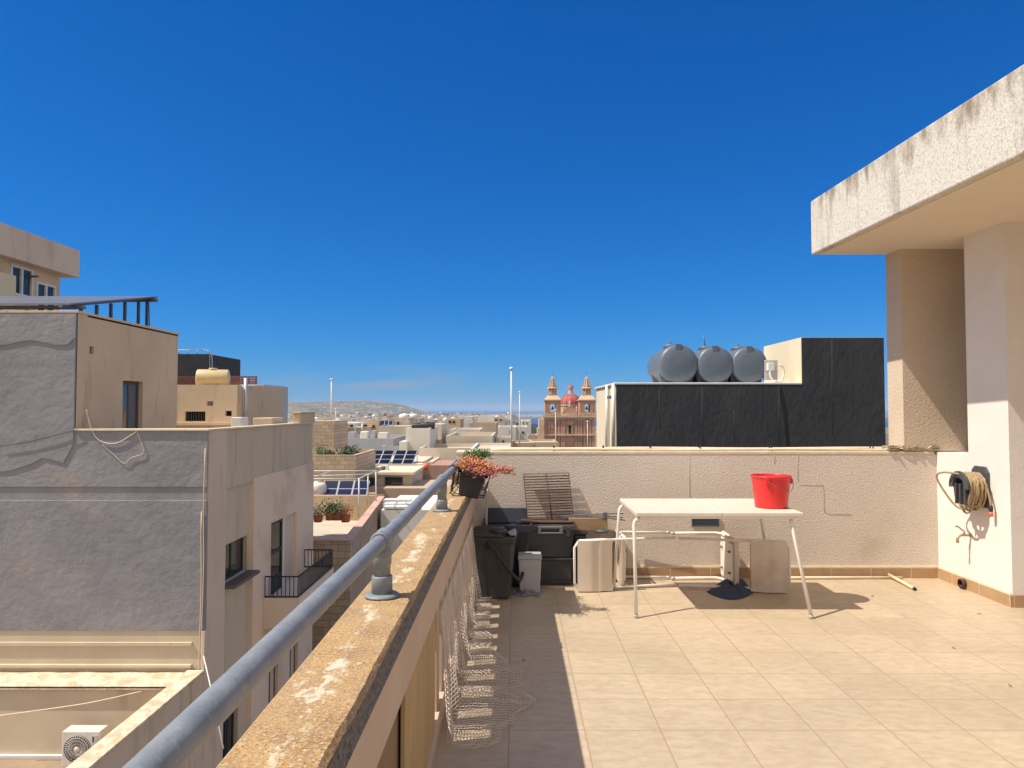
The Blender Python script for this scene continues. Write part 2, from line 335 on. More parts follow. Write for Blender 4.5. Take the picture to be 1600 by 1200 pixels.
M['corr'] = mat('grey_metal_sheet', (0.40, 0.37, 0.34), (0.30, 0.27, 0.24), 0.6, 5, stretch=(3, 3, 0.1))
M['land'] = mat('dry_hillside', (0.20, 0.155, 0.095), (0.085, 0.085, 0.05), 1.0, 0.009, stain=(0.34, 0.27, 0.19), stain_scale=0.014, stain_stretch=(.6, 1, 1), st_lo=0.56, st_hi=0.66, detail=10, lo=.42, hi=.58)
M['sea'] = mat('deep_sea', (0.008, 0.045, 0.14), (0.010, 0.052, 0.155), 0.45, 0.002, spec=0.25)
M['asphalt'] = mat('asphalt', (0.06, 0.058, 0.055), None, 0.95, 1)

# ------------------------------------------------------------------ mesh builder
class MB:
    def __init__(s): s.v = []; s.f = []; s.sm = []
    def add(s, vs, fs, smooth=False):
        o = len(s.v); s.v += [Vector(v) for v in vs]
        for f in fs: s.f.append([i + o for i in f]); s.sm.append(smooth)
        return s
    def box(s, x0, x1, y0, y1, z0, z1, bev=0.0):
        if x0 > x1: x0, x1 = x1, x0
        if y0 > y1: y0, y1 = y1, y0
        if z0 > z1: z0, z1 = z1, z0
        vs = [(x, y, z) for x in (x0, x1) for y in (y0, y1) for z in (z0, z1)]
        fs = [(0, 1, 3, 2), (4, 6, 7, 5), (0, 4, 5, 1), (2, 3, 7, 6), (0, 2, 6, 4), (1, 5, 7, 3)]
        return s.solid(vs, fs, bev)
    def solid(s, vs, fs, bev=0.0, segs=2, smooth=False):
        if bev:
            bm = bmesh.new(); bv = [bm.verts.new(v) for v in vs]
            for f in fs: bm.faces.new([bv[i] for i in f])
            bmesh.ops.recalc_face_normals(bm, faces=bm.faces)
            bmesh.ops.bevel(bm, geom=list(bm.edges), offset=bev, segments=segs, affect='EDGES', profile=0.5)
            bm.verts.index_update()
            s.add([v.co.copy() for v in bm.verts], [[v.index for v in f.verts] for f in bm.faces], smooth)
            bm.free(); return s
        return s.add(vs, fs, smooth)
    def hexa(s, b4, t4, bev=0.0):        # two rings of four points
        vs = list(b4) + list(t4)
        return s.solid(vs, [(3, 2, 1, 0), (4, 5, 6, 7), (0, 1, 5, 4), (1, 2, 6, 5), (2, 3, 7, 6), (3, 0, 4, 7)], bev)
    def prism(s, pts, vec, bev=0.0):
        n = len(pts); v = Vector(vec); a = [Vector(p) for p in pts]; b = [p + v for p in a]
        fs = [list(range(n))[::-1], list(range(n, 2 * n))] + [(i, (i + 1) % n, n + (i + 1) % n, n + i) for i in range(n)]
        return s.solid(a + b, fs, bev)
    def tube(s, pts, r, seg=8, caps=True, closed=False):
        pts = [Vector(p) for p in pts]; n = len(pts); rs = r if isinstance(r, (list, tuple)) else [r] * n
        vs = []; up = None
        for i, p in enumerate(pts):
            a = pts[i - 1] if (i or closed) else pts[0]; b = pts[(i + 1) % n] if (i < n - 1 or closed) else pts[-1]
            t = (b - a); t = t.normalized() if t.length else Vector((0, 0, 1))
            if up is None: up = Vector((0, 0, 1)) if abs(t.z) < 0.9 else Vector((1, 0, 0))
            u = (up - t * up.dot(t))
            u = u.normalized() if u.length > 1e-6 else t.orthogonal().normalized()
            w = t.cross(u); up = u
            for k in range(seg):
                g = 2 * math.pi * k / seg; vs.append(p + (u * math.cos(g) + w * math.sin(g)) * rs[i])
        fs = []
        for i in range(n if closed else n - 1):
            j = (i + 1) % n
            for k in range(seg):
                fs.append((i * seg + k, i * seg + (k + 1) % seg, j * seg + (k + 1) % seg, j * seg + k))
        o = len(s.v)
        s.add(vs, fs, True)
        if caps and not closed:
            s.f.append([o + k for k in range(seg)][::-1]); s.sm.append(False)
            s.f.append([o + (n - 1) * seg + k for k in range(seg)]); s.sm.append(False)
        return s
    def lathe(s, prof, c, axis=(0, 0, 1), seg=24, smooth=True, squash=None):
        ax = Vector(axis).normalized(); u = ax.orthogonal().normalized(); w = ax.cross(u); c = Vector(c)
        vs = []
        for r, h in prof:
            for k in range(seg):
                g = 2 * math.pi * k / seg; vs.append(c + ax * h + (u * math.cos(g) + w * math.sin(g)) * max(r, 1e-4))
        fs = [(i * seg + k, i * seg + (k + 1) % seg, (i + 1) * seg + (k + 1) % seg, (i + 1) * seg + k) for i in range(len(prof) - 1) for k in range(seg)]
        return s.add(vs, fs, smooth)
    def grid(s, fn, nu, nv, smooth=True):
        vs = [fn(i / nu, j / nv) for i in range(nu + 1) for j in range(nv + 1)]
        fs = [(i * (nv + 1) + j, (i + 1) * (nv + 1) + j, (i + 1) * (nv + 1) + j + 1, i * (nv + 1) + j + 1) for i in range(nu) for j in range(nv)]
        return s.add(vs, fs, smooth)
    def holes(s, mapf, u0, u1, z0, z1, hs, depth):
        """wall face with rectangular openings; mapf(u, z, d) -> point, d goes inwards"""
        us = sorted({u0, u1, *[h[0] for h in hs], *[h[1] for h in hs]}); zs = sorted({z0, z1, *[h[2] for h in hs], *[h[3] for h in hs]})
        for a, b in zip(us, us[1:]):
            for c, d in zip(zs, zs[1:]):
                if any(h[0] <= (a + b) / 2 <= h[1] and h[2] <= (c + d) / 2 <= h[3] for h in hs): continue
                s.add([mapf(a, c, 0), mapf(b, c, 0), mapf(b, d, 0), mapf(a, d, 0)], [(0, 1, 2, 3)])
        for a, b, c, d in hs:
            q = [(a, c), (b, c), (b, d), (a, d)]
            for i in range(4):
                (p, r), (t, w) = q[i], q[(i + 1) % 4]
                s.add([mapf(p, r, 0), mapf(t, w, 0), mapf(t, w, depth), mapf(p, r, depth)], [(0, 1, 2, 3)])
        return s
    def build(s, name, m, parent=None, origin=None, flip=True):
        if origin is None:
            origin = parent_world(parent) if parent else Vector((0, 0, 0))
        origin = Vector(origin)
        me = bpy.data.meshes.new(name)
        me.from_pydata([tuple(v - origin) for v in s.v], [], s.f)
        if flip:
            bm = bmesh.new(); bm.from_mesh(me); bmesh.ops.recalc_face_normals(bm, faces=bm.faces); bm.to_mesh(me); bm.free()
        for p, q in zip(me.polygons, s.sm): p.use_smooth = q
        o = bpy.data.objects.new(name, me); COL.objects.link(o)
        me.materials.append(M[m] if isinstance(m, str) else m)
        if parent: o.parent = parent
        else: o.location = origin
        return o

def parent_world(o):
    v = Vector(o.location)
    while o.parent: o = o.parent; v = v + Vector(o.location)
    return v
def tag(o, label, cat, group=None, kind=None):
    if label: o['label'] = label
    if cat: o['category'] = cat
    if group: o['group'] = group
    if kind: o['kind'] = kind
    return o
def thing(name, label, cat, loc, group=None):
    o = bpy.data.objects.new(name, None); COL.objects.link(o); o.location = loc; o.empty_display_size = 0.1
    return tag(o, label, cat, group)
def copy_tree(o, parent=None):
    c = o.copy(); COL.objects.link(c); c.parent = parent
    for ch in list(o.children): copy_tree(ch, c)
    return c
def setting(o): o['kind'] = 'structure'; return o
def bez(pts, n=8):                        # smooth curve through points
    pts = [Vector(p) for p in pts]; out = []
    for i in range(len(pts) - 1):
        p0 = pts[max(i - 1, 0)]; p1 = pts[i]; p2 = pts[i + 1]; p3 = pts[min(i + 2, len(pts) - 1)]
        for k in range(n):
            t = k / n
            out.append(0.5 * ((2 * p1) + (p2 - p0) * t + (2 * p0 - 5 * p1 + 4 * p2 - p3) * t * t + (3 * p1 - p0 - 3 * p2 + p3) * t ** 3))
    out.append(pts[-1]); return out
def arc_corner(a, b, c, r, n=6):          # path a-b-c with the corner rounded
    a, b, c = Vector(a), Vector(b), Vector(c); u = (a - b).normalized(); w = (c - b).normalized()
    p, q = b + u * r, b + w * r
    return [p * (1 - t) ** 2 + b * 2 * t * (1 - t) + q * t * t for t in [i / n for i in range(n + 1)]]

# ================================================================== THE TERRACE
WY = 6.14                                   # inner face of the back wall
fl = MB().box(-0.345, 9.0, -4.0, WY + 0.05, -0.12, 0.0).build('floor', 'tile'); setting(fl)

# own building: penthouse with its canopy roof, pillar, column and the body below the terrace
ph = thing('penthouse', 'white plastered rooftop house with pillar, column and stained canopy roof', 'house', (4.0, 5.5, 0))
b = MB()
b.box(3.64, 4.35, 5.24, 5.71, 0.0, 2.835)
b.build('pillar', 'white', ph)
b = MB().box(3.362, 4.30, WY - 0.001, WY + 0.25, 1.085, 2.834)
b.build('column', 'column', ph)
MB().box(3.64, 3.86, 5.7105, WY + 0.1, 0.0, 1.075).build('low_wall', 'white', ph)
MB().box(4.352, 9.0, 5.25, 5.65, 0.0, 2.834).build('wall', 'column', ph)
MB().box(4.353, 9.0, 5.232, 5.249, 0, 0.09).build('skirting', 'skirt', ph)
# roof: a thick slab, fascia on the left running slightly off the terrace axis
def rx(Y): return 2.695 - 0.0325 * (Y - 6.40)
b = MB()
ring = [(rx(6.40), 6.40), (9.0, 6.40), (9.0, -1.5), (rx(-1.5), -1.5)]
b.hexa([(x, y, 2.84) for x, y in ring], [(x, y, 3.33) for x, y in ring], bev=0.012)
b.build('roof', 'fascia', ph, origin=None)
b = MB()
ring = [(rx(6.40) + 0.06, 6.36), (8.9, 6.36), (8.9, -1.4), (rx(-1.5) + 0.06, -1.4)]
b.hexa([(x, y, 2.834) for x, y in ring], [(x, y, 2.842) for x, y in ring])
b.build('soffit', 'soffit', ph)
b = MB().box(3.618, 3.637, 5.232, WY, 0.0, 0.085)
b.build('skirting', 'skirt_y', ph)
MB().box(3.64, 4.352, 5.221, 5.2385, 0.0, 0.09).build('skirting', 'skirt', ph)
MB().box(3.624, 3.634, 5.242, WY, 0.086, 0.10).build('skirting_edge', 'cream_line', ph)
MB().box(-0.50, 9.0, -4.0, WY + 0.19, -13.0, -0.125).build('building_body', 'facade', ph)

# back wall
bw = thing('terrace_wall', 'rough beige stucco wall closing the far end of the terrace', 'wall', (1.6, WY, 0))
b = MB().box(-0.50, 9.0, WY, WY + 0.2, 0.0, 1.055)
b.build('wall', 'stucco', bw)
b = MB().box(-0.50, 3.62, WY - 0.003, WY + 0.22, 1.056, 1.078, 0.003)
b.build('coping', 'cream_line', bw)
MB().box(-0.31, 3.62, WY - 0.018, WY - 0.0005, 0.0005, 0.085).build('skirting', 'skirt', bw)
MB().box(-0.31, 3.62, WY - 0.013, WY - 0.0004, 0.0855, 0.10).build('skirting_edge', 'cream_line', bw)
# thin cracks in the stucco are filled grooves
b = MB()
def crack(pts, r=0.0016): b.tube([P(x, y, WY - 0.001) for x, y in pts], r, 5)
crack([(1247, 708), (1246, 730), (1247, 752)]); crack([(1250, 757), (1270, 758), (1286, 758), (1287, 770), (1288, 800), (1296, 803), (1330, 804)])
crack([(1077, 706), (1077, 740), (1078, 776)], 0.0015); crack([(1210, 708), (1210, 724)], 0.0015)
b.build('crack', mat('crack_grey', (0.54, 0.44, 0.34), None, 0.95), bw)

# ------------------------------------------------ left parapet with coping, beam, balusters
pw = thing('parapet', 'long balustrade parapet with orange lichen covered coping beside the terrace', 'parapet', (-0.41, 3, 0))
Z1 = 0.84; XL, XR = -0.512, -0.323
rr = random.Random(3)
b = MB()                                             # coping slab with a worn, uneven inner edge
N = 240; y0, y1 = -4.0, WY + 0.0
rows = []
for i in range(N + 1):
    y = y0 + (y1 - y0) * i / N
    e = 0.0025 * math.sin(y * 9) + rr.uniform(-.002, .002)
    if rr.random() < 0.06: e -= rr.uniform(0.002, .007)
    rows.append([(XL, y, Z1 - 0.077), (XL - 0.001, y, Z1 - 0.008), (XL + 0.008, y, Z1 + rr.uniform(-.001, .001)), ((XL + XR) / 2, y, Z1 + 0.002), (XR - 0.010 + e, y, Z1 + rr.uniform(-.001, .001)), (XR - 0.002 + e, y, Z1 - 0.009), (XR + e * .5, y, Z1 - 0.0125)])
vs = [p for r_ in rows for p in r_]; K = 7
b.add(vs, [(i * K + k, (i + 1) * K + k, (i + 1) * K + k + 1, i * K + k + 1) for i in range(N) for k in range(K - 1)] + [tuple(range(K)), tuple(N * K + k for k in range(K))][::1])
b.build('coping', 'lichen', pw)
b = MB()
def edge_fn(u, v):
    y = y0 + (y1 - y0) * u
    return (XR + (0.0 if v in (0, 1) else rr.uniform(-.006, .003)), y, Z1 - 0.0120 - v * 0.0685)
b.grid(edge_fn, 420, 4, False)
b.build('broken_edge', 'chip', pw)
MB().box(XL + 0.004, XR - 0.001, y0, y1, 0.60, Z1 - 0.080, 0.003).build('beam', 'beam', pw)
MB().box(-0.50, -0.332, y0, y1, 0.0, 0.10).build('kerb', 'beam', pw)
Yb = 2.98
while Yb < WY - 0.05:
    MB().box(-0.485, -0.345, Yb, min(Yb + 0.112, WY - 0.002), 0.1005, 0.5995).build('baluster', 'beam', pw); Yb += 0.225
b = MB()
for k in range(6):
    ya = 2.18 + k * 0.135
    b.box(-0.344, -0.328, ya + 0.002, ya + 0.133, 0.103, 0.597, 0.003)
b.build('board_panel', 'plank', pw)
MB().box(-0.40, -0.352, -4.0, 2.30, 0.1005, 0.5995).build('back_panel', mat('brown_board', (0.30, 0.19, 0.10), (0.24, 0.15, 0.08), 0.8, 4), pw)

# handrail on posts
hr = thing('handrail', 'grey plastic pipe handrail on short posts above the lichen coping', 'handrail', (-0.427, 3, Z1))
RX, RZ = -0.427, 1.025
b = MB(); b.tube([(RX, y0 + (WY + 0.25 - y0) * i / 40, RZ + 0.002 * math.sin(i * .7)) for i in range(41)], 0.0245, 20)
b.build('pipe', 'pvc', hr)
for py_ in (-1.5, 0.405, 2.317, 4.23):
    b = MB()
    b.lathe([(0.0, 0.0), (0.027, 0.0), (0.027, 0.10), (0.030, 0.102), (0.030, 0.135), (0.0285, 0.165), (0, .17)], (RX, py_, Z1 + 0.004), seg=22)
    po = b.build('post', 'pvc', hr)
    MB().lathe([(0, 0), (0.056, 0), (0.056, .005), (0.050, .009), (0.034, .011), (0, .011)], (RX, py_, Z1 + 0.0035), seg=28).build('flange', 'pvc', po)
    MB().lathe([(0.0275, 0.0095), (0.0335, 0.0095), (0.0335, 0.062), (0.0315, .066), (0.0275, 0.066)], (RX, py_, Z1 + 0.004), seg=24).build('sleeve', 'pvc', po)
    b = MB()
    b.lathe([(0.0245, 0), (0.0300, 0.0), (0.0315, .004), (0.0315, .018), (0.029, .022), (0.029, .082), (0.0315, .086), (0.0315, .100), (0.030, .104), (0.0245, .104)], (RX, py_ - 0.052, RZ), axis=(0, 1, 0), seg=24)
    b.lathe([(0.027, -0.05), (0.0315, -.05), (0.0315, -.036), (0.029, -.033), (0.029, 0)], (RX, py_, RZ), seg=24)
    b.build('tee_fitting', 'pvc', po)

# ------------------------------------------------ planter hung on the rail + plants
def leaves(b, centre, n, spread, size, up=0.6, rnd=random, along=None):
    for _ in range(n):
        c = Vector(centre) + Vector((rnd.gauss(0, spread[0]), rnd.gauss(0, spread[1]), rnd.gauss(0, spread[2])))
        d = Vector((rnd.gauss(0, 1), rnd.gauss(0, 1), abs(rnd.gauss(0, 1)) * up + 0.1)).normalized()
        L = size * rnd.uniform(.6, 1.3); w = d.orthogonal().normalized(); w2 = d.cross(w)
        r_ = L * 0.16
        b.add([c, c + d * L * .5 + w * r_, c + d * L * .5 + w2 * r_, c + d * L * .5 - w * r_, c + d * L * .5 - w2 * r_, c + d * L],
              [(0, 2, 1), (0, 3, 2), (0, 4, 3), (0, 1, 4), (1, 2, 5), (2, 3, 5), (3, 4, 5), (4, 1, 5)], True)
rp = random.Random(11)
pl = thing('planter', 'tilted black plant trough of orange and pink succulents hung on the handrail', 'planter', (-0.31, 5.2, 0.85))
rotp = Matrix.Rotation(R(13), 3, 'Y')
PC = Vector((-0.318, 4.92, 0.835))
def pt(x, y, z): return PC + rotp @ Vector((x, y, z))
b = MB()
w0, w1, H, Ly = 0.068, 0.093, 0.165, 0.62
b.hexa([pt(-w0, 0.015, 0), pt(w0, 0.015, 0), pt(w0, Ly - .015, 0), pt(-w0, Ly - .015, 0)], [pt(-w1, 0, H), pt(w1, 0, H), pt(w1, Ly, H), pt(-w1, Ly, H)], 0.008)
t = w1 + 0.010
for (xa, xb, ya, yb) in ((-t, t, -.012, .012), (-t, t, Ly - .012, Ly + .012), (-t, -t + .024, -.012, Ly + .012), (t - .024, t, -.012, Ly + .012)):
    b.hexa([pt(xa, ya, H - .008), pt(xb, ya, H - .008), pt(xb, yb, H - .008), pt(xa, yb, H - .008)], [pt(xa, ya, H + .012), pt(xb, ya, H + .012), pt(xb, yb, H + .012), pt(xa, yb, H + .012)], 0.003)
b.hexa([pt(-w1 * .95, -0.004, H * .72), pt(w1 * .95, -0.004, H * .72), pt(w1 * .95, .02, H * .72), pt(-w1 * .95, .02, H * .72)], [pt(-w1 * .97, -0.006, H * .80), pt(w1 * .97, -0.006, H * .80), pt(w1 * .97, .02, H * .80), pt(-w1 * .97, .02, H * .80)])
b.build('trough', 'black', pl)
b = MB()
for k in range(30):
    leaves(b, pt(rp.uniform(-.10, .09), rp.uniform(-.02, .60), H + rp.uniform(0.01, 0.06)), 18, (.020, .03, .016), 0.036, .9, rp)
for k in range(9):                                  # a stem leaning out to the right
    leaves(b, pt(0.08 + k * 0.022, 0.10, H + 0.035 + 0.004 * k), 22, (.012, .02, .012), 0.032, .6, rp)
b.build('foliage', 'succulent', pl)
b = MB()
for k in range(20):
    leaves(b, pt(rp.uniform(-.06, .14), rp.uniform(-.03, .25), H + rp.uniform(0.005, 0.04)), 20, (.024, .03, .012), 0.030, .6, rp)
b.build('foliage', 'pinkleaf', pl)
b = MB()
for y in (0.02, .14, .5, .62):
    b.tube([pt(w1 + .012, y, 0.02), pt(-w1 - .0, y, -.012), pt(-w1 - .03, y, 0.0), pt(-w1 - .045, y, .16), Vector((RX + .03, PC.y + y, RZ + .0)), Vector((RX + .012, PC.y + y, RZ + .028)), Vector((RX - .02, PC.y + y, RZ + .022)), Vector((RX - .03, PC.y + y, RZ - .005))], 0.0042, 6)
for zz in (0.0, .05, .12):
    b.tube([pt(-w1 - .036 - zz * .06, -.0, zz), pt(-w1 - .036 - zz * .06, Ly, zz)], 0.0035, 6)
b.tube([pt(w1 + .012, 0.0, 0.02), pt(w1 + .012, Ly, 0.02)], 0.0042, 6)
for y in (.02, .62): b.tube([pt(w1 + .012, y, 0.02), pt(w1 + .016, y, H * .8)], .0042, 6)
b.build('bracket', 'black', pl)

fp = thing('flower_pot', 'small terracotta pot with a bright green leafy plant behind the succulents', 'flower pot', (-0.315, 5.80, 1.0))
fz = 0.935
MB().lathe([(0, 0), (.05, 0), (.064, .085), (.072, .085), (.072, .105), (.060, .105), (.058, .09), (0, .09)], (-0.315, 5.80, fz), seg=20).build('pot', 'terracotta', fp)
b = MB()
for k in range(26): leaves(b, (-0.31 + rp.gauss(0, .045), 5.80 + rp.gauss(0, .045), fz + .115 + rp.uniform(0, .035)), 22, (.02, .02, .012), .030, 1.0, rp)
b.build('foliage', 'greenleaf', fp)
# the pot stands on a small board across the parapet end
tag(MB().box(-0.50, -0.23, 5.70, 5.90, 0.905, 0.934, .004).build('pot_shelf', 'wood', origin=(-0.36, 5.8, 0.842)), 'small wooden ledge under the green potted plant at the parapet end', 'shelf')
tag(MB().box(-0.49, -0.335, 5.71, 5.89, 0.844, 0.904, .004).build('wood_block', 'wood', origin=(-0.41, 5.8, 0.842)), 'short wooden block on the coping under the little plant ledge', 'block')

# ------------------------------------------------ things on top of the back wall: a row of conduits
b = MB()
for k, (yo, zo, r_) in enumerate(((0.03, 0.012, .0105), (0.075, 0.010, .009), (0.115, .016, .013))):
    pts = [(x, WY + yo + 0.006 * math.sin(x * 2.1 + k), 1.081 + zo + 0.0035 * math.sin(x * 3.3 + k * 2)) for x in [-0.20 + 3.55 * i / 40 for i in range(41)]]
    b.tube(pts, r_, 8)
cd = b.build('conduit', 'cream_line', origin=(1.6, WY + .07, 1.08)); tag(cd, 'bundle of cream conduits lying along the top of the far stucco wall', 'conduit')
for x in (0.35, .78, 1.19, 1.62, 2.24, 3.12): MB().lathe([(.031, -.006), (.031, .006)], (x, WY + .075, 1.095), axis=(1, 0, 0), seg=14).build('cable_tie', 'black', cd)
b = MB()
rk = random.Random(5)
for k in range(9):
    pts = [(3.22 + .43 * i / 9 + rk.uniform(-.015, .015), WY - .015 + rk.uniform(-.01, .10) * (1 - i / 14), 1.092 + rk.uniform(0, .035) - .03 * (i > 6) * 0) for i in range(10)]
    b.tube(bez(pts, 3), rk.choice((.004, .006, .008)), 6)
tag(b.build('cable_bundle', 'brass', origin=(3.4, WY, 1.09)), 'tangle of thin cables at the foot of the tan column', 'cables')

# vent grille
vg = thing('vent_grille', 'small dark louvred vent set low in the stucco wall behind the table', 'vent', (1.66, WY, 0.47))
va, vb_ = P(1081, 806.5, WY - 0.012), P(1124, 823, WY - 0.012)
b = MB(); b.box(va.x, vb_.x, WY - .012, WY - .001, va.z, va.z - .008); b.box(va.x, vb_.x, WY - .012, WY - .001, vb_.z, vb_.z + .008)
b.box(va.x, va.x + .008, WY - .0118, WY - .001, vb_.z + .0085, va.z - .0085); b.box(vb_.x - .008, vb_.x, WY - .0118, WY - .001, vb_.z + .0085, va.z - .0085)
b.build('frame', 'steel', vg)
b = MB()
for k in range(7):
    z = vb_.z + .012 + k * .0105
    b.hexa([(va.x + .009, WY - .010, z), (vb_.x - .009, WY - .010, z), (vb_.x - .009, WY - .009, z), (va.x + .009, WY - .009, z)], [(va.x + .009, WY - .003, z + .006), (vb_.x - .009, WY - .003, z + .006), (vb_.x - .009, WY - .002, z + .006), (va.x + .009, WY - .002, z + .006)])
b.build('louvre', 'steel', vg)
MB().box(va.x + .009, vb_.x - .009, WY - .0015, WY - .0008, vb_.z + .009, va.z - .009).build('backing', 'dark', vg)

# ------------------------------------------------ table and bucket
TZ = 0.71
tb = thing('table', 'white folding camping table with bent tube legs holding the red bucket', 'table', (1.45, 5.4, 0))
TX0, TX1, TXM, TY0, TY1 = 0.868, 2.055, 1.485, 5.07, 5.86
for a, c in ((TX0, TXM - .004), (TXM + .004, TX1)):
    MB().box(a, c, TY0, TY1, TZ - .030, TZ, .005).build('tabletop', 'tabletop', tb)
b = MB().box(TXM - .0035, TXM + .0035, TY0 + .002, TY1 - .002, TZ - .032, TZ + .002)
b.build('hinge_strip', 'whitepaint', tb)
for x in (TX0 + .16, TX1 - .16): MB().lathe([(0, 0), (.012, 0), (.012, .006), (0, .008)], (x, TY0 + .05, TZ - .038), seg=12).build('catch', 'black', tb)
legs = ((TX0 + .10, TY0 + .05, 0.846, 4.965), (TX1 - .07, TY0 + .05, 2.052, 4.955), (TX0 + .06, TY1 - .06, 0.800, 5.742), (TX1 - .10, TY1 - .06, 2.062, 5.715))
for k, (xa, ya, xb, yb) in enumerate(legs):
    kx = (xa + (xb - xa) * .55) if k in (0, 2) else xb - .075
    knee = Vector((kx if k != 0 else xb + .012, ya - .01, TZ - .062))
    path = [Vector((xa, ya, TZ - .047))] + arc_corner((xa, ya, TZ - .047), knee + Vector((0, 0, .014)), (xb, yb, 0.012), .05) + [Vector((xb, yb, 0.012))]
    lg = MB().tube(path, .0125, 12).build('leg', 'whitepaint', tb)
    MB().lathe([(0, 0), (.0145, 0), (.0145, .022), (.0128, .024)], (xb, yb, 0.001), seg=12).build('foot', 'greywhite', lg)
b = MB()
b.box(TX0 + .03, TX1 - .03, TY0 + .012, TY0 + .026, TZ - .046, TZ - .031); b.box(TX0 + .03, TX1 - .03, TY1 - .026, TY1 - .012, TZ - .046, TZ - .031)
b.build('frame', 'whitepaint', tb)

bk = thing('bucket', 'bright red plastic bucket with wire handle standing on the white table', 'bucket', (1.93, 5.34, TZ))
bc = Vector((1.925, 5.345, TZ + .002)); BH = .232
MB().lathe([(0, .004), (.108, .004), (.112, 0), (.116, .002), (.117, .012), (.136, BH - .03), (.1375, BH - .022), (.1385, BH - .004), (.147, BH - .006), (.149, BH), (.147, BH + .006), (.138, BH + .007), (.134, BH), (.132, BH - .03), (.112, .014), (0, .012)], bc, seg=48).build('body', 'red', bk)
b = MB()
la = bc + Vector((-.072, -.128, BH - .028)); lb = bc + Vector((.147, -.02, BH - .035))
b.tube(bez([la, la + Vector((.035, -.022, -.022)), la + Vector((.11, -.018, -.058)), la + Vector((.17, .02, -.075)), la + Vector((.212, .07, -.06)), lb + Vector((.012, .0, -.01)), lb + Vector((.008, .01, .012)), lb], 6), .0022, 6)
b.build('handle', 'wire', bk)
b = MB(); b.box(la.x - .016, la.x + .016, la.y - .008, la.y + .012, la.z - .022, la.z + .022, .004); b.box(lb.x - .016, lb.x + .004, lb.y - .016, lb.y + .016, lb.z - .02, lb.z + .022, .004)
b.build('handle_lug', 'red', bk)

# ------------------------------------------------ two chairs lying on their sides
def chair(label, ox, oy, s):
    """ox: x of the leg tips; s=+1 back points right, -1 back points left; lateral axis is vertical"""
    t = thing('chair', label, 'chair', (ox + s * .4, oy + .15, 0), 'overturned white chairs')
    def q(u, f, w): return Vector((ox + s * u, oy + f, w))      # u along the chair's height, f towards the wall, w up
    W0, W1 = 0.018, 0.395
    for w in (W0, W1):
        b = MB()                                               # back leg and back upright in one bent tube
        b.tube([q(0.0, .10, w)] + arc_corner(q(0.0, .10, w), q(.40, .035, w), q(.80, -.05, w), .12) + [q(.80, -.045, w)], .0115, 10)
        b.build('side_tube', 'whitepaint', t)
        b = MB()                                               # front leg turning into the seat rail
        b.tube([q(-.0, .345, w)] + arc_corner(q(0.0, .345, w), q(.425, .365, w), q(.405, .045, w), .09, 8) + [q(.405, .045, w)], .0115, 10)
        lo = b.build('leg', 'whitepaint', t)
        MB().tube([q(-.008, .3445, w), q(.022, .345, w)], .0128, 10).build('foot', 'greywhite', lo)
    b = MB(); b.tube([q(.80, -.05, W0), q(.835, -.055, W0 + .05), q(.835, -.055, W1 - .05), q(.80, -.05, W1)], .0105, 8)
    pass
    b.build('stretcher', 'whitepaint', t)
    b = MB()                                                   # seat: moulded pad with rim, edge-on to the camera
    b.hexa([q(.430, .015, W0 + .015), q(.430, .40, W0 + .0), q(.430, .40, W1 + .01), q(.430, .015, W1 - .005)], [q(.462, .01, W0 + .01), q(.458, .405, W0 - .005), q(.458, .405, W1 + .015), q(.462, .01, W1)], .009)
    st = b.build('seat', 'chairback', t)
    b = MB()
    b.hexa([q(.412, .05, W0 + .04), q(.412, .36, W0 + .03), q(.412, .36, W1 - .02), q(.412, .05, W1 - .04)], [q(.4295, .05, W0 + .04), q(.4295, .36, W0 + .03), q(.4295, .36, W1 - .02), q(.4295, .05, W1 - .04)], .006)
    b.build('seat_pan', 'whitepaint', st)
    for ff in (.09, .30):
        for ww in (.12, .29): MB().lathe([(.010, 0), (.010, .012), (.004, .012), (.004, .020), (0, .020)], q(.412, ff, ww), axis=(-s, 0, 0), seg=10).build('bolt', 'steel', st)
    b = MB()                                                   # curved plastic back panel with a middle seam
    def bp(u, v):
        cu = .535 + .275 * u; cv = (v - .5) * 2
        return q(cu, -.030 - .035 * u - .025 * (1 - cv * cv) * 0 + .020 * cv * cv * 0 - .018 * math.sin(u * math.pi), W0 - .010 + (W1 - W0 + .02) * v)
    nu, nv = 14, 14
    front = [[bp(i / nu, j / nv) for j in range(nv + 1)] for i in range(nu + 1)]
    def addpanel(off):
        b.grid(lambda u, v: bp(u, v) + Vector((0, off(u, v), 0)), nu, nv)
    addpanel(lambda u, v: -.012 - (.010 if abs(u - .46) > .04 else 0.004))
    addpanel(lambda u, v: .006)
    for e in (0, 1):
        b.grid(lambda u, v, e=e: bp(u, e) + Vector((0, -.022 + .028 * v, 0)), nu, 1)
        b.grid(lambda u, v, e=e: bp(e, u) + Vector((0, -.022 + .028 * v, 0)), nv, 1)
    bo = b.build('backrest', 'chairback', t)
    b = MB()
    b.tube([q(.80, -.075, W1 + .006), q(.60, -.055, W1 + .012), q(.53, -.05, W1 + .004)], .013, 8); b.tube([q(.80, -.075, W0 - .0), q(.60, -.055, W0 - .004), q(.53, -.05, W0)], .012, 8)
    b.build('rim', 'whitepaint', bo)
    return t
chair('overturned white chair lying right of the other, its back panel behind the right table legs', 1.335, 5.70, 1)
chair('overturned white chair lying beside the charcoal boxes, its pale back panel facing the terrace', 1.315, 5.73, -1)

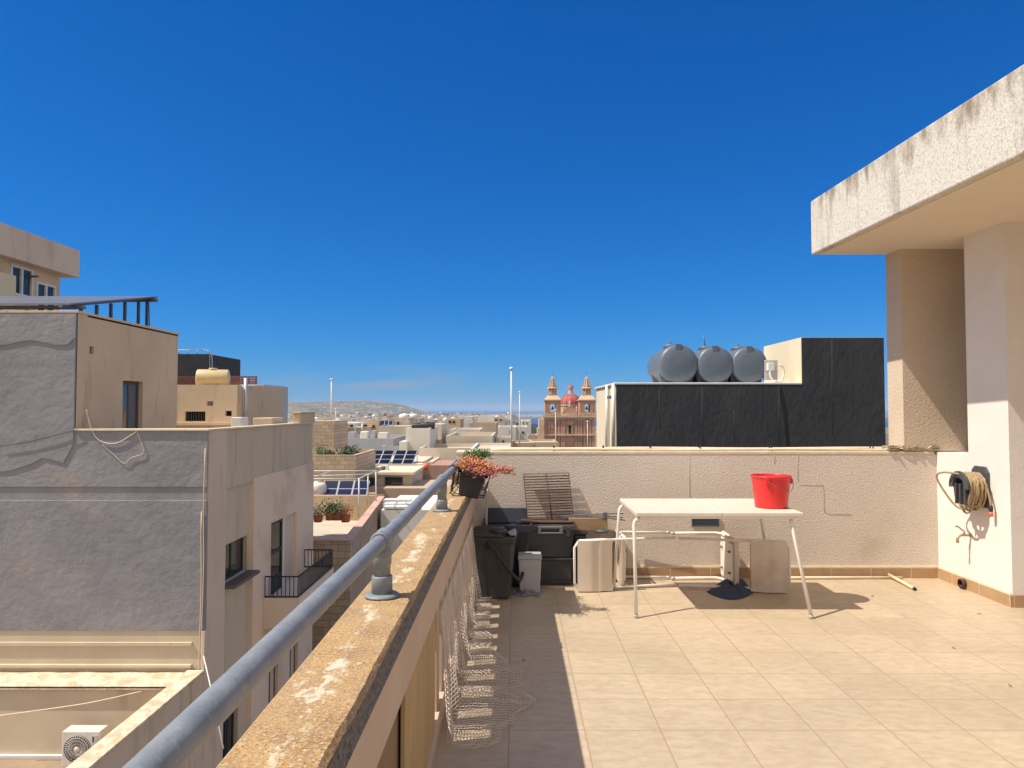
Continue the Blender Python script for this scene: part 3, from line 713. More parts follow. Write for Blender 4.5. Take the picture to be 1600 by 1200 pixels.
# navy cloth, crumpled on the floor
rc = random.Random(21)
cc = [PZ(1104, 925, 0), PZ(1145, 939, 0), PZ(1177, 926, 0), PZ(1160, 905, 0), PZ(1130, 908, 0)]
b = MB()
def clothf(u, v):
    base = cc[0] * (1 - u) * (1 - v) + cc[2] * u * (1 - v) + cc[4] * (1 - u) * v + cc[3] * u * v
    base = base + (cc[1] - (cc[0] + cc[2]) / 2) * (1 - v) * 4 * u * (1 - u) * .9
    e = min(1, min(u, 1 - u, v, 1 - v) * 5)
    nn = mnoise.fractal(Vector((u * 2.3 + 4, v * 2.1, .3)), 1.0, 2.0, 4)
    rid = math.exp(-((u - .62 + .25 * (v - .5)) / .055) ** 2) * (.25 + .75 * v) + .8 * math.exp(-((u - .36 - .3 * (v - .5)) / .07) ** 2) * v
    h = .006 + e * (.018 + .022 * abs(nn) + .050 * rid) + .020 * math.exp(-((u - .5) ** 2 + (v - .9) ** 2) * 14) * e
    return (base.x + .012 * nn * e, base.y + .010 * nn, max(.004, h))
b.grid(clothf, 40, 30)
o = b.build('cloth', 'cloth', origin=(1.95, 5.5, 0)); tag(o, 'crumpled navy blue cloth lying on the tiles under the table', 'cloth')
sm = o.modifiers.new('thick', 'SOLIDIFY'); sm.thickness = .004

# ------------------------------------------------ bins, boxes and rubbish in the corner
def tapered(b, c, wb, db, wt, dt, z0, z1, bev, rot=0.0):
    m = Matrix.Rotation(rot, 3, 'Z')
    def k(x, y, z): return Vector((c[0], c[1], 0)) + m @ Vector((x, y, 0)) + Vector((0, 0, z))
    b.hexa([k(-wb, -db, z0), k(wb, -db, z0), k(wb, db, z0), k(-wb, db, z0)], [k(-wt, -dt, z1), k(wt, -dt, z1), k(wt, dt, z1), k(-wt, dt, z1)], bev)
    return k
# grey bin with handle
gb = thing('waste_bin', 'dark grey upright bin with lid and diagonal carrying handle in the corner', 'bin', (-0.15, 5.50, 0))
gc = (-0.155, 5.545); gr = R(-4)
b = MB(); k = tapered(b, gc, .128, .115, .165, .15, .002, .455, .02, gr)
b.build('body', 'binplastic', gb)
b = MB(); tapered(b, gc, .172, .157, .180, .166, .425, .475, .012, gr); b.build('rim', 'binplastic', gb)
b = MB()
b.hexa([k(-.180, -.165, .477), k(.085, -.165, .477), k(.085, .165, .477), k(-.180, .165, .477)], [k(-.165, -.15, .515), k(.07, -.15, .515), k(.07, .15, .515), k(-.165, .15, .515)], .012)
for yy in (-.09, -.03, .03, .09): b.hexa([k(-.15, yy - .012, .513), k(.05, yy - .012, .513), k(.05, yy + .012, .513), k(-.15, yy + .012, .513)], [k(-.14, yy - .008, .522), k(.04, yy - .008, .522), k(.04, yy + .008, .522), k(-.14, yy + .008, .522)])
ld = b.build('lid', 'binplastic', gb)
b = MB(); b.lathe([(0, 0), (.06, 0), (.066, .012), (.05, .026), (0, .03)], k(.045, -.11, .513), seg=20); b.build('latch', 'binplastic', ld)
b = MB(); b.hexa([k(.09, -.12, .476), k(.165, -.11, .476), k(.165, .11, .476), k(.09, .12, .476)], [k(.09, -.12, .479), k(.165, -.11, .479), k(.165, .11, .479), k(.09, .12, .479)]); b.build('opening', 'dark', gb)
b = MB()
hp = [k(-.02, -.178, .425), k(.03, -.186, .39), k(.12, -.192, .26), k(.20, -.15, .16), k(.215, -.05, .15), k(.22, .08, .16)]
b.tube(bez(hp, 6), .013, 8); b.lathe([(0, 0), (.028, 0), (.028, .012), (0, .014)], k(-.02, -.172, .42), axis=(0, -1, 0), seg=16)
b.build('handle', 'black', gb)
b = MB()
for x in (-.055, .045): b.hexa([k(x - .006, -.122, .02), k(x + .006, -.122, .02), k(x + .006, -.105, .02), k(x - .006, -.105, .02)], [k(x - .006, -.153, .40), k(x + .006, -.153, .40), k(x + .006, -.13, .40), k(x - .006, -.13, .40)])
b.build('rib', 'binplastic', gb)
b = MB()
for q_ in range(5):
    b.tube(bez([k(.10 + .012 * q_, -.02, .478), k(.115 + .012 * q_, -.06, .50 + .006 * q_), k(.14 + .008 * q_, -.09, .482)], 4), .008, 6)
tag(b.build('plastic_bag', 'greywhite', origin=k(.12, -.04, .478)), 'crumpled white plastic bag sticking out of the grey bin opening', 'bag')

# dark bin behind
db_ = thing('open_crate', 'blue black open crate tucked behind the grey bin against the stucco wall', 'crate', (-0.05, 5.93, 0))
b = MB(); dk = tapered(b, (-.055, 5.93), .15, .13, .19, .17, .002, .475, .015); b.build('body', 'black', db_)
dn = mat('dark_navy_plastic', (0.022, 0.024, 0.040), None, 0.45)
b = MB()
for (xa, xb, ya, yb) in ((-.205, .205, -.185, -.165), (-.205, .205, .165, .185), (-.205, -.185, -.164, .164), (.185, .205, -.164, .164)):
    b.hexa([dk(xa, ya, .45), dk(xb, ya, .45), dk(xb, yb, .45), dk(xa, yb, .45)], [dk(xa, ya, .51), dk(xb, ya, .51), dk(xb, yb, .51), dk(xa, yb, .51)], .004)
b.build('rim', dn, db_)
b = MB(); b.hexa([dk(-.17, .12, .48), dk(.17, .12, .48), dk(.17, .135, .48), dk(-.17, .135, .48)], [dk(-.17, .16, .60), dk(.17, .16, .60), dk(.17, .175, .60), dk(-.17, .175, .60)], .005); b.build('lid', dn, db_)
b = MB().tube([(-.20, 5.80, .515), (-.203, 5.83, .80)], .006, 8)
tag(MB().tube([(-.235, 5.84, .003), (-.228, 5.90, .50), (-.222, 5.94, .78)], .009, 8).build('pole', 'greywhite', origin=(-.23, 5.85, 0)), 'thin pale pole standing upright in the corner behind the grey bin', 'pole')

# stacked boxes
lbx = thing('storage_box', 'lower charcoal plastic storage box standing on the tiles under the toolbox', 'box', (.30, 5.95, 0))
b = MB(); tapered(b, (.31, 5.99), .160, .11, .168, .12, .002, .20, .008); b.build('body', 'boxplastic', lbx)
b = MB().box(.15, .47, 5.862, 5.872, .028, .036); b.build('rib', 'boxplastic', lbx)
b = MB(); tapered(b, (.31, 5.99), .176, .127, .176, .127, .201, .222, .005); b.build('lid', 'boxplastic', lbx)
ub = thing('toolbox', 'upper charcoal toolbox with a pale handle, stacked on the lower box', 'box', (.29, 5.97, .223))
b = MB(); tapered(b, (.285, 5.99), .180, .12, .212, .135, .2235, .445, .012); b.build('body', 'boxplastic', ub)
b = MB(); tapered(b, (.285, 5.99), .22, .143, .216, .138, .446, .492, .008); b.build('lid', 'boxplastic', ub)
b = MB()
for (xa, xb, za, zb) in ((.195, .40, .468, .487), (.195, .40, .425, .438), (.195, .222, .4385, .4675), (.372, .40, .4385, .4675)):
    b.box(xa, xb, 5.835, 5.8465, za, zb, .003)
b.build('handle', mat('grey_handle', (0.20, 0.19, 0.18), None, 0.5), ub)
for x in (.135, .445): MB().box(x - .018, x + .018, 5.838, 5.8465, .40, .48, .004).build('latch', 'boxplastic', ub)
# soft black crate right of the stack
bs = thing('black_box', 'black bulging plastic box wedged between the charcoal stack and the chair', 'box', (.53, 5.98, 0))
b = MB(); tapered(b, (.545, 6.02), .052, .09, .058, .10, .002, .40, .02); b.build('body', 'black', bs)
b = MB(); tapered(b, (.545, 6.02), .062, .105, .060, .103, .401, .43, .01); b.build('lid', 'black', bs)
b = MB(); tapered(b, (.09, 6.0), .055, .08, .065, .09, .002, .47, .015)
bb = thing('tall_box', 'narrow black box standing between the open crate and the toolbox', 'box', (.09, 6.0, 0)); b.build('body', 'black', bb)
b = MB(); tapered(b, (.09, 6.0), .072, .098, .069, .095, .471, .50, .006); b.build('lid', 'black', bb)

# small white bin
wb = thing('pedal_bin', 'small off white rectangular bin in front of the charcoal boxes', 'bin', (.13, 5.65, 0))
b = MB(); tapered(b, (.125, 5.69), .078, .062, .090, .072, .002, .262, .008); b.build('body', 'greywhite', wb)
b = MB(); tapered(b, (.125, 5.69), .096, .078, .092, .074, .2625, .296, .005); b.build('lid', mat('grey_bin_lid', (0.42, 0.42, 0.42), None, .5), wb)
b = MB()
rgc = PZ(822, 928, 0)
def ragf(u, v):
    x = rgc.x + (u - .5) * .19 + .02 * math.sin(v * 9); y = rgc.y + (v - .5) * .16 + .02 * math.sin(u * 11)
    e = min(1, 5 * min(u, 1 - u, v, 1 - v)); return (x, y, .005 + e * .030 * abs(math.sin(u * 13 + v * 6) * math.cos(v * 11)))
b.grid(ragf, 30, 24)
o = b.build('rag', 'rag', origin=(rgc.x, rgc.y, 0)); tag(o, 'crumpled grey rag on the tiles by the small white bin', 'rag')
o.modifiers.new('thick', 'SOLIDIFY').thickness = .003

# wooden board, tongs and the grill rack lying on the stack
tag(MB().box(.06, .50, 5.90, 6.08, .5005, .512, .002).build('rusty_tray', 'rust', origin=(.28, 5.99, .5)), 'rusty sheet lying on top of the charcoal toolbox under the rack', 'tray')
tag(MB().box(.46, .78, 5.95, 6.12, .4315, .535, .004).build('wooden_box', 'wood', origin=(.62, 6.03, .4315)), 'plain plywood box lying behind the chair under the tongs', 'box')
b = MB()
for dz_, dx in ((0, 0), (.016, .01), (-.012, .02)):
    b.tube([(.40, 5.98, .545 + dz_ * .3), (.74, 5.95, .556 + dz_), (.90 + dx, 5.93, .545 + dz_ * 2)], .0045, 6)
b.box(.745, .775, 5.925, 5.975, .537, .585, .004)
tag(b.build('tongs', 'steel', origin=(.65, 5.96, .54)), 'dark metal barbecue tongs resting on the plywood box', 'tongs')
tag(MB().lathe([(0, 0), (.055, 0), (.06, .012), (.05, .022), (0, .026)], (.72, 5.83, .440), seg=24).build('round_cover', 'reel', origin=(.72, 5.83, .43)), 'round black plastic lid lying on the left overturned chair', 'lid')

# grill rack leaning on the wall
G = [P(818, 741, 6.115), P(888.5, 739, 6.115), P(897, 816, 6.0), P(825, 818, 6.0)]
def gp(u, v): return (G[0] * (1 - u) + G[1] * u) * (1 - v) + (G[3] * (1 - u) + G[2] * u) * v
gk = thing('grill_rack', 'rusty barbecue grill rack leaning upright against the stucco wall', 'grill rack', gp(.5, 1))
b = MB(); b.tube([gp(0, 0), gp(1, 0), gp(1, 1), gp(0, 1)], .0042, 8, closed=True); b.build('frame', 'rust', gk)
b = MB()
for i in range(1, 18): b.tube([gp(0, i / 18), gp(1, i / 18)], .0045, 6)
b.build('bars', 'rust', gk)
MB().tube([gp(.5, 0) + Vector((0, -.006, 0)), gp(.53, 1) + Vector((0, -.006, 0))], .0042, 8).build('crossbar', 'rust', gk)

# ------------------------------------------------ net hanging inside the balustrade
b = MB()
rn = random.Random(2)
def netf(u, v):
    Y = 3.02 + 2.42 * u
    top = Vector((-.318, Y, .565 + .02 * math.sin(u * 9)))
    bulge = .27 * math.exp(-((Y - 3.60) / .55) ** 2) + .06
    yb_ = Y + (.0 if Y > 3.5 else .06)
    hang = min(1, v / .62); fl_ = max(0, (v - .62) / .38)
    x = -.318 + .035 * hang + (.05 + bulge) * fl_ ** .9 + .030 * math.sin(u * 46 + 1.5 * math.sin(v * 5)) * hang * (1 - .6 * fl_) * (0.35 if Y < 3.6 else 1) + .012 * math.sin(u * 91)* hang
    z = .565 * (1 - hang) + .012 + .022 * (1 - fl_) * abs(math.sin(u * 31)) * hang + .010 * abs(math.sin(v * 30 + u * 17)) * fl_
    x = max(x, -.3185)
    return (x, yb_ + .03 * math.sin(v * 6 + u * 20) * hang, z)
b.grid(netf, 100, 40, False)
o = b.build('net', 'net', origin=(-.25, 4, 0)); tag(o, 'beige plastic mesh netting hanging from the parapet and spilling onto the tiles', 'net')
wf = o.modifiers.new('strands', 'WIREFRAME'); wf.thickness = .0032; wf.use_even_offset = False

# ------------------------------------------------ right side: hose reel, tap, drain, pipes
RXW = 3.64
hz_ = P(1524, 757, 5.58)
hl = thing('hose_reel', 'dark wall mounted holder wound with tan garden hose on the white pillar', 'hose reel', (RXW, 5.5, .82))
HY, HZ = 5.56, .845
b = MB()
pp = [(HY - .105, HZ - .16), (HY + .085, HZ - .16), (HY + .085, HZ + .12), (HY + .05, HZ + .155), (HY - .07, HZ + .155), (HY - .105, HZ + .11)]
b.prism([(RXW - .001, y, z) for y, z in pp], (-.022, 0, 0), .005)
b.build('back_plate', 'reel', hl)
b = MB()
def arcx(x, r, a0, a1, n=14): return [Vector((x, HY - .01 + r * math.cos(R(a0 + (a1 - a0) * i / n)), HZ + r * math.sin(R(a0 + (a1 - a0) * i / n)))) for i in range(n + 1)]
o_, i_ = arcx(RXW - .022, .088, -5, 185), arcx(RXW - .022, .070, 185, -5)
b.prism(o_ + i_, (-.15, 0, 0))
o_, i_ = arcx(RXW - .1725, .118, -8, 188), arcx(RXW - .1725, .070, 188, -8)
b.prism(o_ + i_, (-.016, 0, 0))
b.build('drum', 'reel', hl)
b = MB()
for k in range(3): b.box(RXW - .18, RXW - .03, HY - .075 + k * .055, HY - .06 + k * .055, HZ - .14 - .0 * k, HZ + .02, .003)
b.build('rib', 'reel', hl)
b = MB(); rh = random.Random(9)
for k in range(15):
    x = RXW - .040 - .0082 * k + rh.uniform(-.004, .004); low = .105 + rh.uniform(-.03, .055) ; wv = .098 + rh.uniform(0, .028)
    pts = [Vector((x + rh.uniform(-.006, .006), HY - .01 + wv * math.cos(a), HZ + (.098 + rh.uniform(0, .008)) * math.sin(a) if math.sin(a) > 0 else HZ + (low + .05) * math.sin(a))) for a in [2 * math.pi * i / 28 for i in range(28)]]
    b.tube(pts, .0078, 8, closed=True)
b.tube(bez([(RXW - .16, HY - .06, HZ + .09), (RXW - .24, HY + .08, HZ + .10), (RXW - .27, HY + .13, HZ + .06), (RXW - .23, HY + .09, HZ - .06), (RXW - .17, HY + .02, HZ - .17), (RXW - .12, HY - .06, HZ - .14), (RXW - .10, HY - .10, HZ - .02)], 8), .0078, 8)
b.tube(bez([(RXW - .05, HY - .06, HZ + .09), (RXW - .045, HY - .12, HZ + .02), (RXW - .04, HY - .155, HZ - .08), (RXW - .04, HY - .165, HZ - .13)], 8), .0078, 8)
ho = b.build('hose', 'hose', hl)
MB().lathe([(.0085, 0), (.013, 0), (.015, .02), (.013, .045), (.0085, .05)], (RXW - .04, HY - .165, HZ - .175), seg=14).build('connector', 'black', ho)
MB().lathe([(0, 0), (.015, 0), (.015, .034), (.011, .036)], (RXW - .04, HY - .165, HZ - .210), seg=14).build('connector_tip', 'orange', ho)

tp = thing('tap', 'old brass garden tap on the white wall below the hose reel', 'tap', (RXW, 5.72, .42))
tz = .44; ty = 5.70
b = MB()
b.tube(bez([(RXW, ty, tz), (RXW - .05, ty, tz), (RXW - .085, ty, tz - .002), (RXW - .105, ty, tz - .02), (RXW - .108, ty, tz - .045)], 6), .0095, 10)
b.lathe([(.018, 0), (.018, .006), (0.0095, .008)], (RXW - .001, ty, tz), axis=(-1, 0, 0), seg=14)
b.lathe([(.0125, 0), (.0125, .018)], (RXW - .108, ty, tz - .060), seg=12)
b.tube([(RXW - .055, ty, tz), (RXW - .055, ty, tz + .038)], .0085, 10)
b.build('spout', 'brass', tp)
b = MB(); b.tube(bez([(RXW - .052, ty, tz + .036), (RXW - .07, ty, tz + .042), (RXW - .10, ty, tz + .066), (RXW - .125, ty, tz + .072)], 5), [.006] * 11 + [.007] * 4 + [.005], 8)
b.build('lever', 'brass', tp)

dp = thing('drain_pipe', 'small dark drain hole broken through the tile skirting of the white wall', 'drain', (3.62, 5.62, .05))
dc = PX(1506, 912, 3.615)
b = MB(); b.lathe([(.030, 0), (.036, 0), (.036, .03), (.030, .03)], (3.615, dc.y, .045), axis=(-1, 0, 0), seg=18); b.build('collar', 'rust', dp)
MB().lathe([(0, 0), (.030, 0), (.030, .004), (0, .005)], (3.617, dc.y, .045), axis=(-1, 0, 0), seg=18).build('hole', 'dark', dp)

b = MB()
b.tube([(2.10, WY - .06, .013), (2.6, WY - .055, .013), (3.30, WY - .045, .013)], .012, 10)
tag(b.build('floor_pipe', 'cream_line', origin=(2.7, WY - .05, 0)), 'thin cream pipe lying on the tiles along the far skirting', 'pipe')
sa, sb_ = PZ(1389, 898, .03), PZ(1428, 919.5, .014)
sk = MB().tube([sa, sb_], .013, 10).build('stick', 'stick', origin=(sa + sb_) / 2)
tag(sk, 'short cream stick lying on the tiles near the right corner', 'stick')
dd = (sb_ - sa).normalized()
MB().tube([sb_ + dd * .001, sb_ + dd * .02], .0135, 10).build('end_cap', 'black', sk)

# dry leaves on the tiles
for px, py in ((1490, 1012), (1578, 1071), (1363, 931), (1530, 959), (818, 1032)):
    c = PZ(px, py, .003); rl = random.Random(px)
    b = MB(); a = rl.uniform(0, 3)
    u, w = Vector((math.cos(a), math.sin(a), .05)), Vector((-math.sin(a), math.cos(a), .1))
    b.add([c - u * .022, c + w * .009 + Vector((0, 0, .004)), c + u * .024 + Vector((0, 0, .003)), c - w * .009 + Vector((0, 0, .003)), c + Vector((0, 0, .0015))], [(0, 3, 4), (3, 2, 4), (2, 1, 4), (1, 0, 4)])
    lb_ = {1490: 'dry brown leaf on the tiles left of the pair under the pillar', 1578: 'largest dry brown leaf at the right edge of the tiles', 1363: 'tiny dry leaf on the tiles beside the table shadow', 1530: 'pale dry leaf on the tiles below the drain hole', 818: 'tiny dark leaf on the shaded tiles near the net'}[px]
    tag(b.build('dry_leaf', 'wood', origin=c), lb_, 'leaf', 'dry leaves on the terrace')

# ================================================================== THE STREET AND THE GREY-PAINTED BLOCK ON THE LEFT
XF, YG, ZT = -7.3, 17.0, 0.93
gbld = thing('apartment_building', 'large apartment block with grey painted blank wall and beige street front with balcony', 'apartment block', (-12, 20, -13))
def zz(py, Y): return P(800, py, Y).z
def yx(px, X): return PX(px, 700, X).y
# blank grey wall, three slightly offset layers
b = MB()
b.box(-34, XF - .02, 16.97, 17.3, -0.42, ZT - .02)
b.box(-34, XF - .03, 16.995, 17.3, -0.742, -0.4202)
b.box(-34, XF - .01, 16.93, 17.3, -3.80, -0.7422)
b.box(-34, -10.52, 16.972, 17.3, ZT - .019, 3.735)
b.build('painted_wall', 'greywash', gbld)
rw = random.Random(4)
b = MB()
lowe = [(-34, .0)] + [(-13.5 + k * .25, .02 + .10 * math.sin(k * .9) + .05 * k / 12 + (0.0 if k < 9 else .12)) for k in range(12)] + [(-10.52, .60)]
b.prism([(x, 16.971, z) for x, z in lowe] + [(-10.52, 16.971, 3.2), (-34, 16.971, 3.2)], (0, -.022, 0))
lowe = [(-34, 3.12)] + [(-13.4 + k * .3, 3.02 + .06 * math.sin(k * 1.3)) for k in range(10)] + [(-10.51, 3.15)]
b.prism([(x, 16.9485, z) for x, z in lowe] + [(-10.51, 16.9485, 3.72), (-34, 16.9485, 3.72)], (0, -.02, 0))
b.build('paint_layer', 'greywash', gbld)
MB().box(-34, XF - .06, 16.95, 17.4, -4.80, -3.8005).build('cream_band', 'cream', gbld)
b = MB().box(-34, XF - .3, 16.90, 16.949, -4.15, -4.07); b.box(-34, XF - .3, 16.86, 16.949, -4.64, -4.58); b.build('band_moulding', 'cream', gbld)
MB().box(XF - .055, XF + .012, 16.885, 17.31, -13, -3.801).build('corner_stone', 'facade', gbld)
# roof deck, parapets and coping
MB().box(-34, XF - .2, 17.4, 25.8, -.3, 0.0).build('roof', 'paleroof', gbld)
MB().box(XF - .25, XF - .03, 18.081, 25.88, -.6, ZT - .021).build('parapet', 'facade2', gbld)
b = MB().box(-10.5, XF + .03, 16.93, 17.42, ZT - .019, ZT + .03, .01); b.box(XF - .22, XF + .04, 17.421, 25.95, ZT - .019, ZT + .03, .01)
b.build('coping', 'cream_line', gbld)
b = MB().box(XF - .22, XF + .03, 24.2, 25.95, ZT + .031, 1.28, .02); b.box(XF - .9, XF - .3, 22.3, 23.4, ZT - .3, 1.15, .02); b.box(XF - .24, XF + .06, 24.1, 26.0, 1.281, 1.33, .02)
b.build('parapet_end', 'ochre', gbld)
# rooftop room
def sidemap(X, s=1): return lambda u, z, d: Vector((X - s * d, u, z))
b = MB()
b.holes(sidemap(-10.5), 17.0, 22.1, 0.0, 3.74, [(19.02, 20.05, 0.0, 2.20), (17.50, 17.66, 2.80, 2.99)], .35)
b.box(-34, -10.56, 22.0, 22.1, 0, 3.739); b.box(-34, -10.50, 17.402, 22.09, 3.70, 3.739)
b.build('room_wall', 'ochre', gbld)
MB().box(-34, -10.46, 16.95, 22.14, 3.741, 3.80, .01).build('room_coping', 'ochre', gbld)
dr = MB().box(-10.68, -10.62, 19.02, 19.12, 0, 2.2)
dr.box(-10.68, -10.62, 19.95, 20.05, 0, 2.2); dr.box(-10.68, -10.62, 19.1201, 19.9499, 2.1, 2.2); dr.box(-10.68, -10.63, 19.50, 19.58, 0, 2.0999)
d_ = dr.build('door', mat('brown_door_frame', (0.09, 0.055, 0.035), None, .6), gbld)
MB().box(-10.67, -10.64, 19.1205, 19.4995, 0, 2.0995).build('pane', mat('sky_glass', (0.02, 0.03, 0.05), None, .03, spec=1.0), d_)
MB().box(-10.66, -10.64, 19.5805, 19.9495, 0, 2.0995).build('shutter', 'steel', d_)
b = MB().box(-10.60, -10.57, 17.50, 17.66, 2.80, 2.99); b.build('vent', 'steel', gbld)
# street front
b = MB()
wn_ = [(18.12, 19.80, -3.03, -2.06), (18.2, 19.3, -7.75, -6.55), (18.2, 19.3, -11.5, -10.2)]
b.holes(sidemap(XF - .10), 18.08, 25.9, -13.0, -.55, wn_, .38)
b.build('facade', 'facade2', gbld)
MB().box(XF - .4, XF, 17.02, 18.08, -13, ZT - .022).build('pilaster', 'facade', gbld)
MB().box(-34, XF - .2, 25.7, 25.9, -13, -.01).build('rear_wall', 'facade2', gbld)
b = MB()
bh = [(21.4, 23.9, -4.2, -2.0), (21.3, 22.2, -8.0, -6.4), (23.3, 24.2, -8.0, -6.4), (21.3, 22.2, -11.6, -10), (23.3, 24.2, -11.6, -10)]
b.holes(sidemap(XF + .02), 19.95, 25.9, -13.0, -.50, bh, .46)
b.box(XF - .1005, XF + .0195, 19.9501, 25.89, -.5, -.4999)
b.add([(XF + .02, 19.95, -13), (XF - .1, 19.95, -13), (XF - .1, 19.95, -.5), (XF + .02, 19.95, -.5), ], [(0, 1, 2, 3)])
b.add([(XF + .02, 25.9, -13), (XF - .4, 25.9, -13), (XF - .4, 25.9, -.5), (XF + .02, 25.9, -.5), ], [(0, 1, 2, 3)])
b.build('bay', 'pinkish', gbld)
for (ya, yb, za, zb), X in [(w, XF - .10) for w in wn_] + [(h, XF + .02) for h in bh[1:]]:
    X -= .13
    w = MB().box(X - .03, X + .02, ya, ya + .07, za, zb); w.box(X - .03, X + .02, yb - .07, yb, za, zb); w.box(X - .03, X + .02, ya + .0701, yb - .0701, zb - .07, zb); w.box(X - .03, X + .02, ya + .0701, yb - .0701, za, za + .07); w.box(X - .03, X + .02, (ya + yb) / 2 - .03, (ya + yb) / 2 + .03, za + .0701, zb - .0701)
    fr = w.build('window', 'greenmetal', gbld)
    MB().box(X - .02, X, ya + .071, yb - .071, za + .071, zb - .071).build('pane', 'glass', fr)
    MB().box(X + .1, X + .48, ya - .05, yb + .06, za - .09, za - .0005, .01).build('sill', 'sillbrown', fr)
X = XF - .09
w = MB().box(X, X + .06, 21.401, 21.5, -4.2, -2.0); w.box(X, X + .06, 22.5, 22.6, -4.2, -2.0); w.box(X, X + .06, 21.501, 22.499, -2.1, -2.0); w.box(X, X + .06, 21.501, 22.499, -3.0, -2.9); w.box(X, X + .05, 21.501, 22.499, -4.2, -3.7)
d_ = w.build('door', 'greenmetal', gbld)
MB().box(X + .01, X + .03, 21.501, 22.499, -3.699, -2.101).build('pane', 'glass', d_)
MB().box(X, X + .08, 22.601, 22.75, -4.2, -2.001).build('door_jamb', 'white', gbld)
MB().box(X - .05, X - .0, 22.751, 23.9, -4.2, -2.0).build('door_recess', 'facade', gbld)
bal = MB().box(XF + .0205, -6.25, 20.8, 24.8, -4.95, -4.20, .01); bal.box(-6.33, -6.25, 20.8, 24.8, -4.1995, -4.06); bal.box(XF + .0205, -6.3305, 20.8, 20.88, -4.1995, -4.06); bal.box(XF + .0205, -6.3305, 24.72, 24.8, -4.1995, -4.06)
bo = bal.build('balcony', 'pinkish', gbld)
b = MB()
for (p, q) in (((XF + .05, 20.84), (-6.29, 20.84)), ((-6.29, 20.84), (-6.29, 24.76)), ((-6.29, 24.76), (XF + .05, 24.76))):
    p, q = Vector((*p, 0)), Vector((*q, 0)); n = int((q - p).length / .115)
    for z in (-3.45, -4.03): b.tube([p + Vector((0, 0, z)), q + Vector((0, 0, z))], .022, 6)
    for k in range(n + 1):
        c = p.lerp(q, k / n); b.tube([c + Vector((0, 0, -4.05)), c + Vector((0, 0, -3.46))], .012, 4)
b.build('railing', 'greenmetal', bo)
MB().box(XF + .021, XF + .10, 20.0, 20.9, -6.05, -5.85, .01).build('ledge', 'sillbrown', gbld)
b = MB().box(XF - .099, XF + .02, 18.25, 18.42, -5.48, -5.30, .01); b.build('wall_light', 'steel', gbld)
# downpipes beside the corner
b = MB()
for k, (xx, yy) in enumerate(((XF - .05, 16.905), (XF - .10, 16.91))):
    b.tube([(xx + .012 * math.sin(z_ * 2 + k), yy, z_) for z_ in [-12.5 + .5 * i for i in range(27 - 3 * k)]], .014, 6)
b.build('downpipe', 'facade', gbld)

# cables hanging over the grey wall
b = MB(); b.tube(bez([P(0, 697, 16.91), P(45, 690, 16.91), P(90, 679, 16.91), P(122, 671, 16.92)], 6), .008, 6)
tag(b.build('cable', 'black', origin=P(60, 690, 16.85)), 'thin dark cable sagging across the upper left of the grey wall', 'cable')
b = MB(); b.tube(bez([P(135, 640, 16.9), P(142, 668, 16.945), P(155, 688, 16.945), P(180, 693, 16.945), P(205, 680, 16.945), P(215, 672, 16.945)], 6), .011, 6); b.tube(bez([P(213, 672, 16.945), P(220, 690, 16.945), P(224, 708, 16.945), P(205, 715, 16.945), P(194, 724, 16.945), P(175, 708, 16.945), P(160, 695, 16.945)], 6), .007, 6)
tag(b.build('cable', 'cream_line', origin=P(180, 690, 16.86)), 'looping pale cable hanging over the grey wall below the rooftop door', 'cable')
b = MB(); b.tube([P(318, 1025, 16.8), P(333, 1090, 16.0), P(349, 1170, 15.2)], .015, 6)
tag(b.build('rope', 'tankwhite', origin=P(333, 1090, 16)), 'thin white rope stretched down from the corner of the grey block', 'rope')
b = MB(); b.tube(bez([P(0, 1118, 15.9), P(60, 1110, 15.9), P(140, 1098, 15.9), P(222, 1080, 16.1)], 5), .012, 6)
tag(b.build('cable', 'cream_line', origin=P(100, 1105, 15.9)), 'pale cable strung along the cream courtyard wall above the air conditioner', 'cable')

# low neighbouring courtyard with its walls
cy_ = thing('courtyard_house', 'low cream house with flaking flat ledge and a long street parapet below the grey block', 'house', (-9, 14, -13))
MB().box(-34, XF - .35, 16.2, 16.949, -13, -4.85).build('wall', 'cream', cy_)
def flk(u, v):
    return (-34 + (XF - .45 + 34) * u, 16.12 + .829 * v, -4.79 + .03 * math.sin(u * 160) * math.sin(v * 7) + .04 * v)
b = MB(); b.grid(flk, 300, 6); b.box(-34, XF - .46, 16.12, 16.94, -4.86, -4.835); b.build('ledge', 'creamroof', cy_)
MB().box(-34, XF - .35, 7, 16.199, -6.6, -6.39).build('roof', mat('brown_roof', (0.33, 0.24, 0.16), (0.25, 0.18, 0.12), .95, 2, .5, 10), cy_)
MB().box(XF - .35, XF, 7, 16.9, -13, -4.76).build('street_wall', 'facade', cy_)
b = MB(); b.box(XF - .37, XF + .03, 7, 16.88, -4.7595, -4.69, .015); b.build('parapet', 'creamroof', cy_)
b = MB().box(XF - .36, XF + .04, 16.2, 16.3, -13, -4.77); b.build('pilaster', 'facade', cy_)
b = MB().box(-34, -7.9, 16.12, 16.198, -6.3895, -6.31, .01); b.build('skirting', 'tankwhite', cy_)

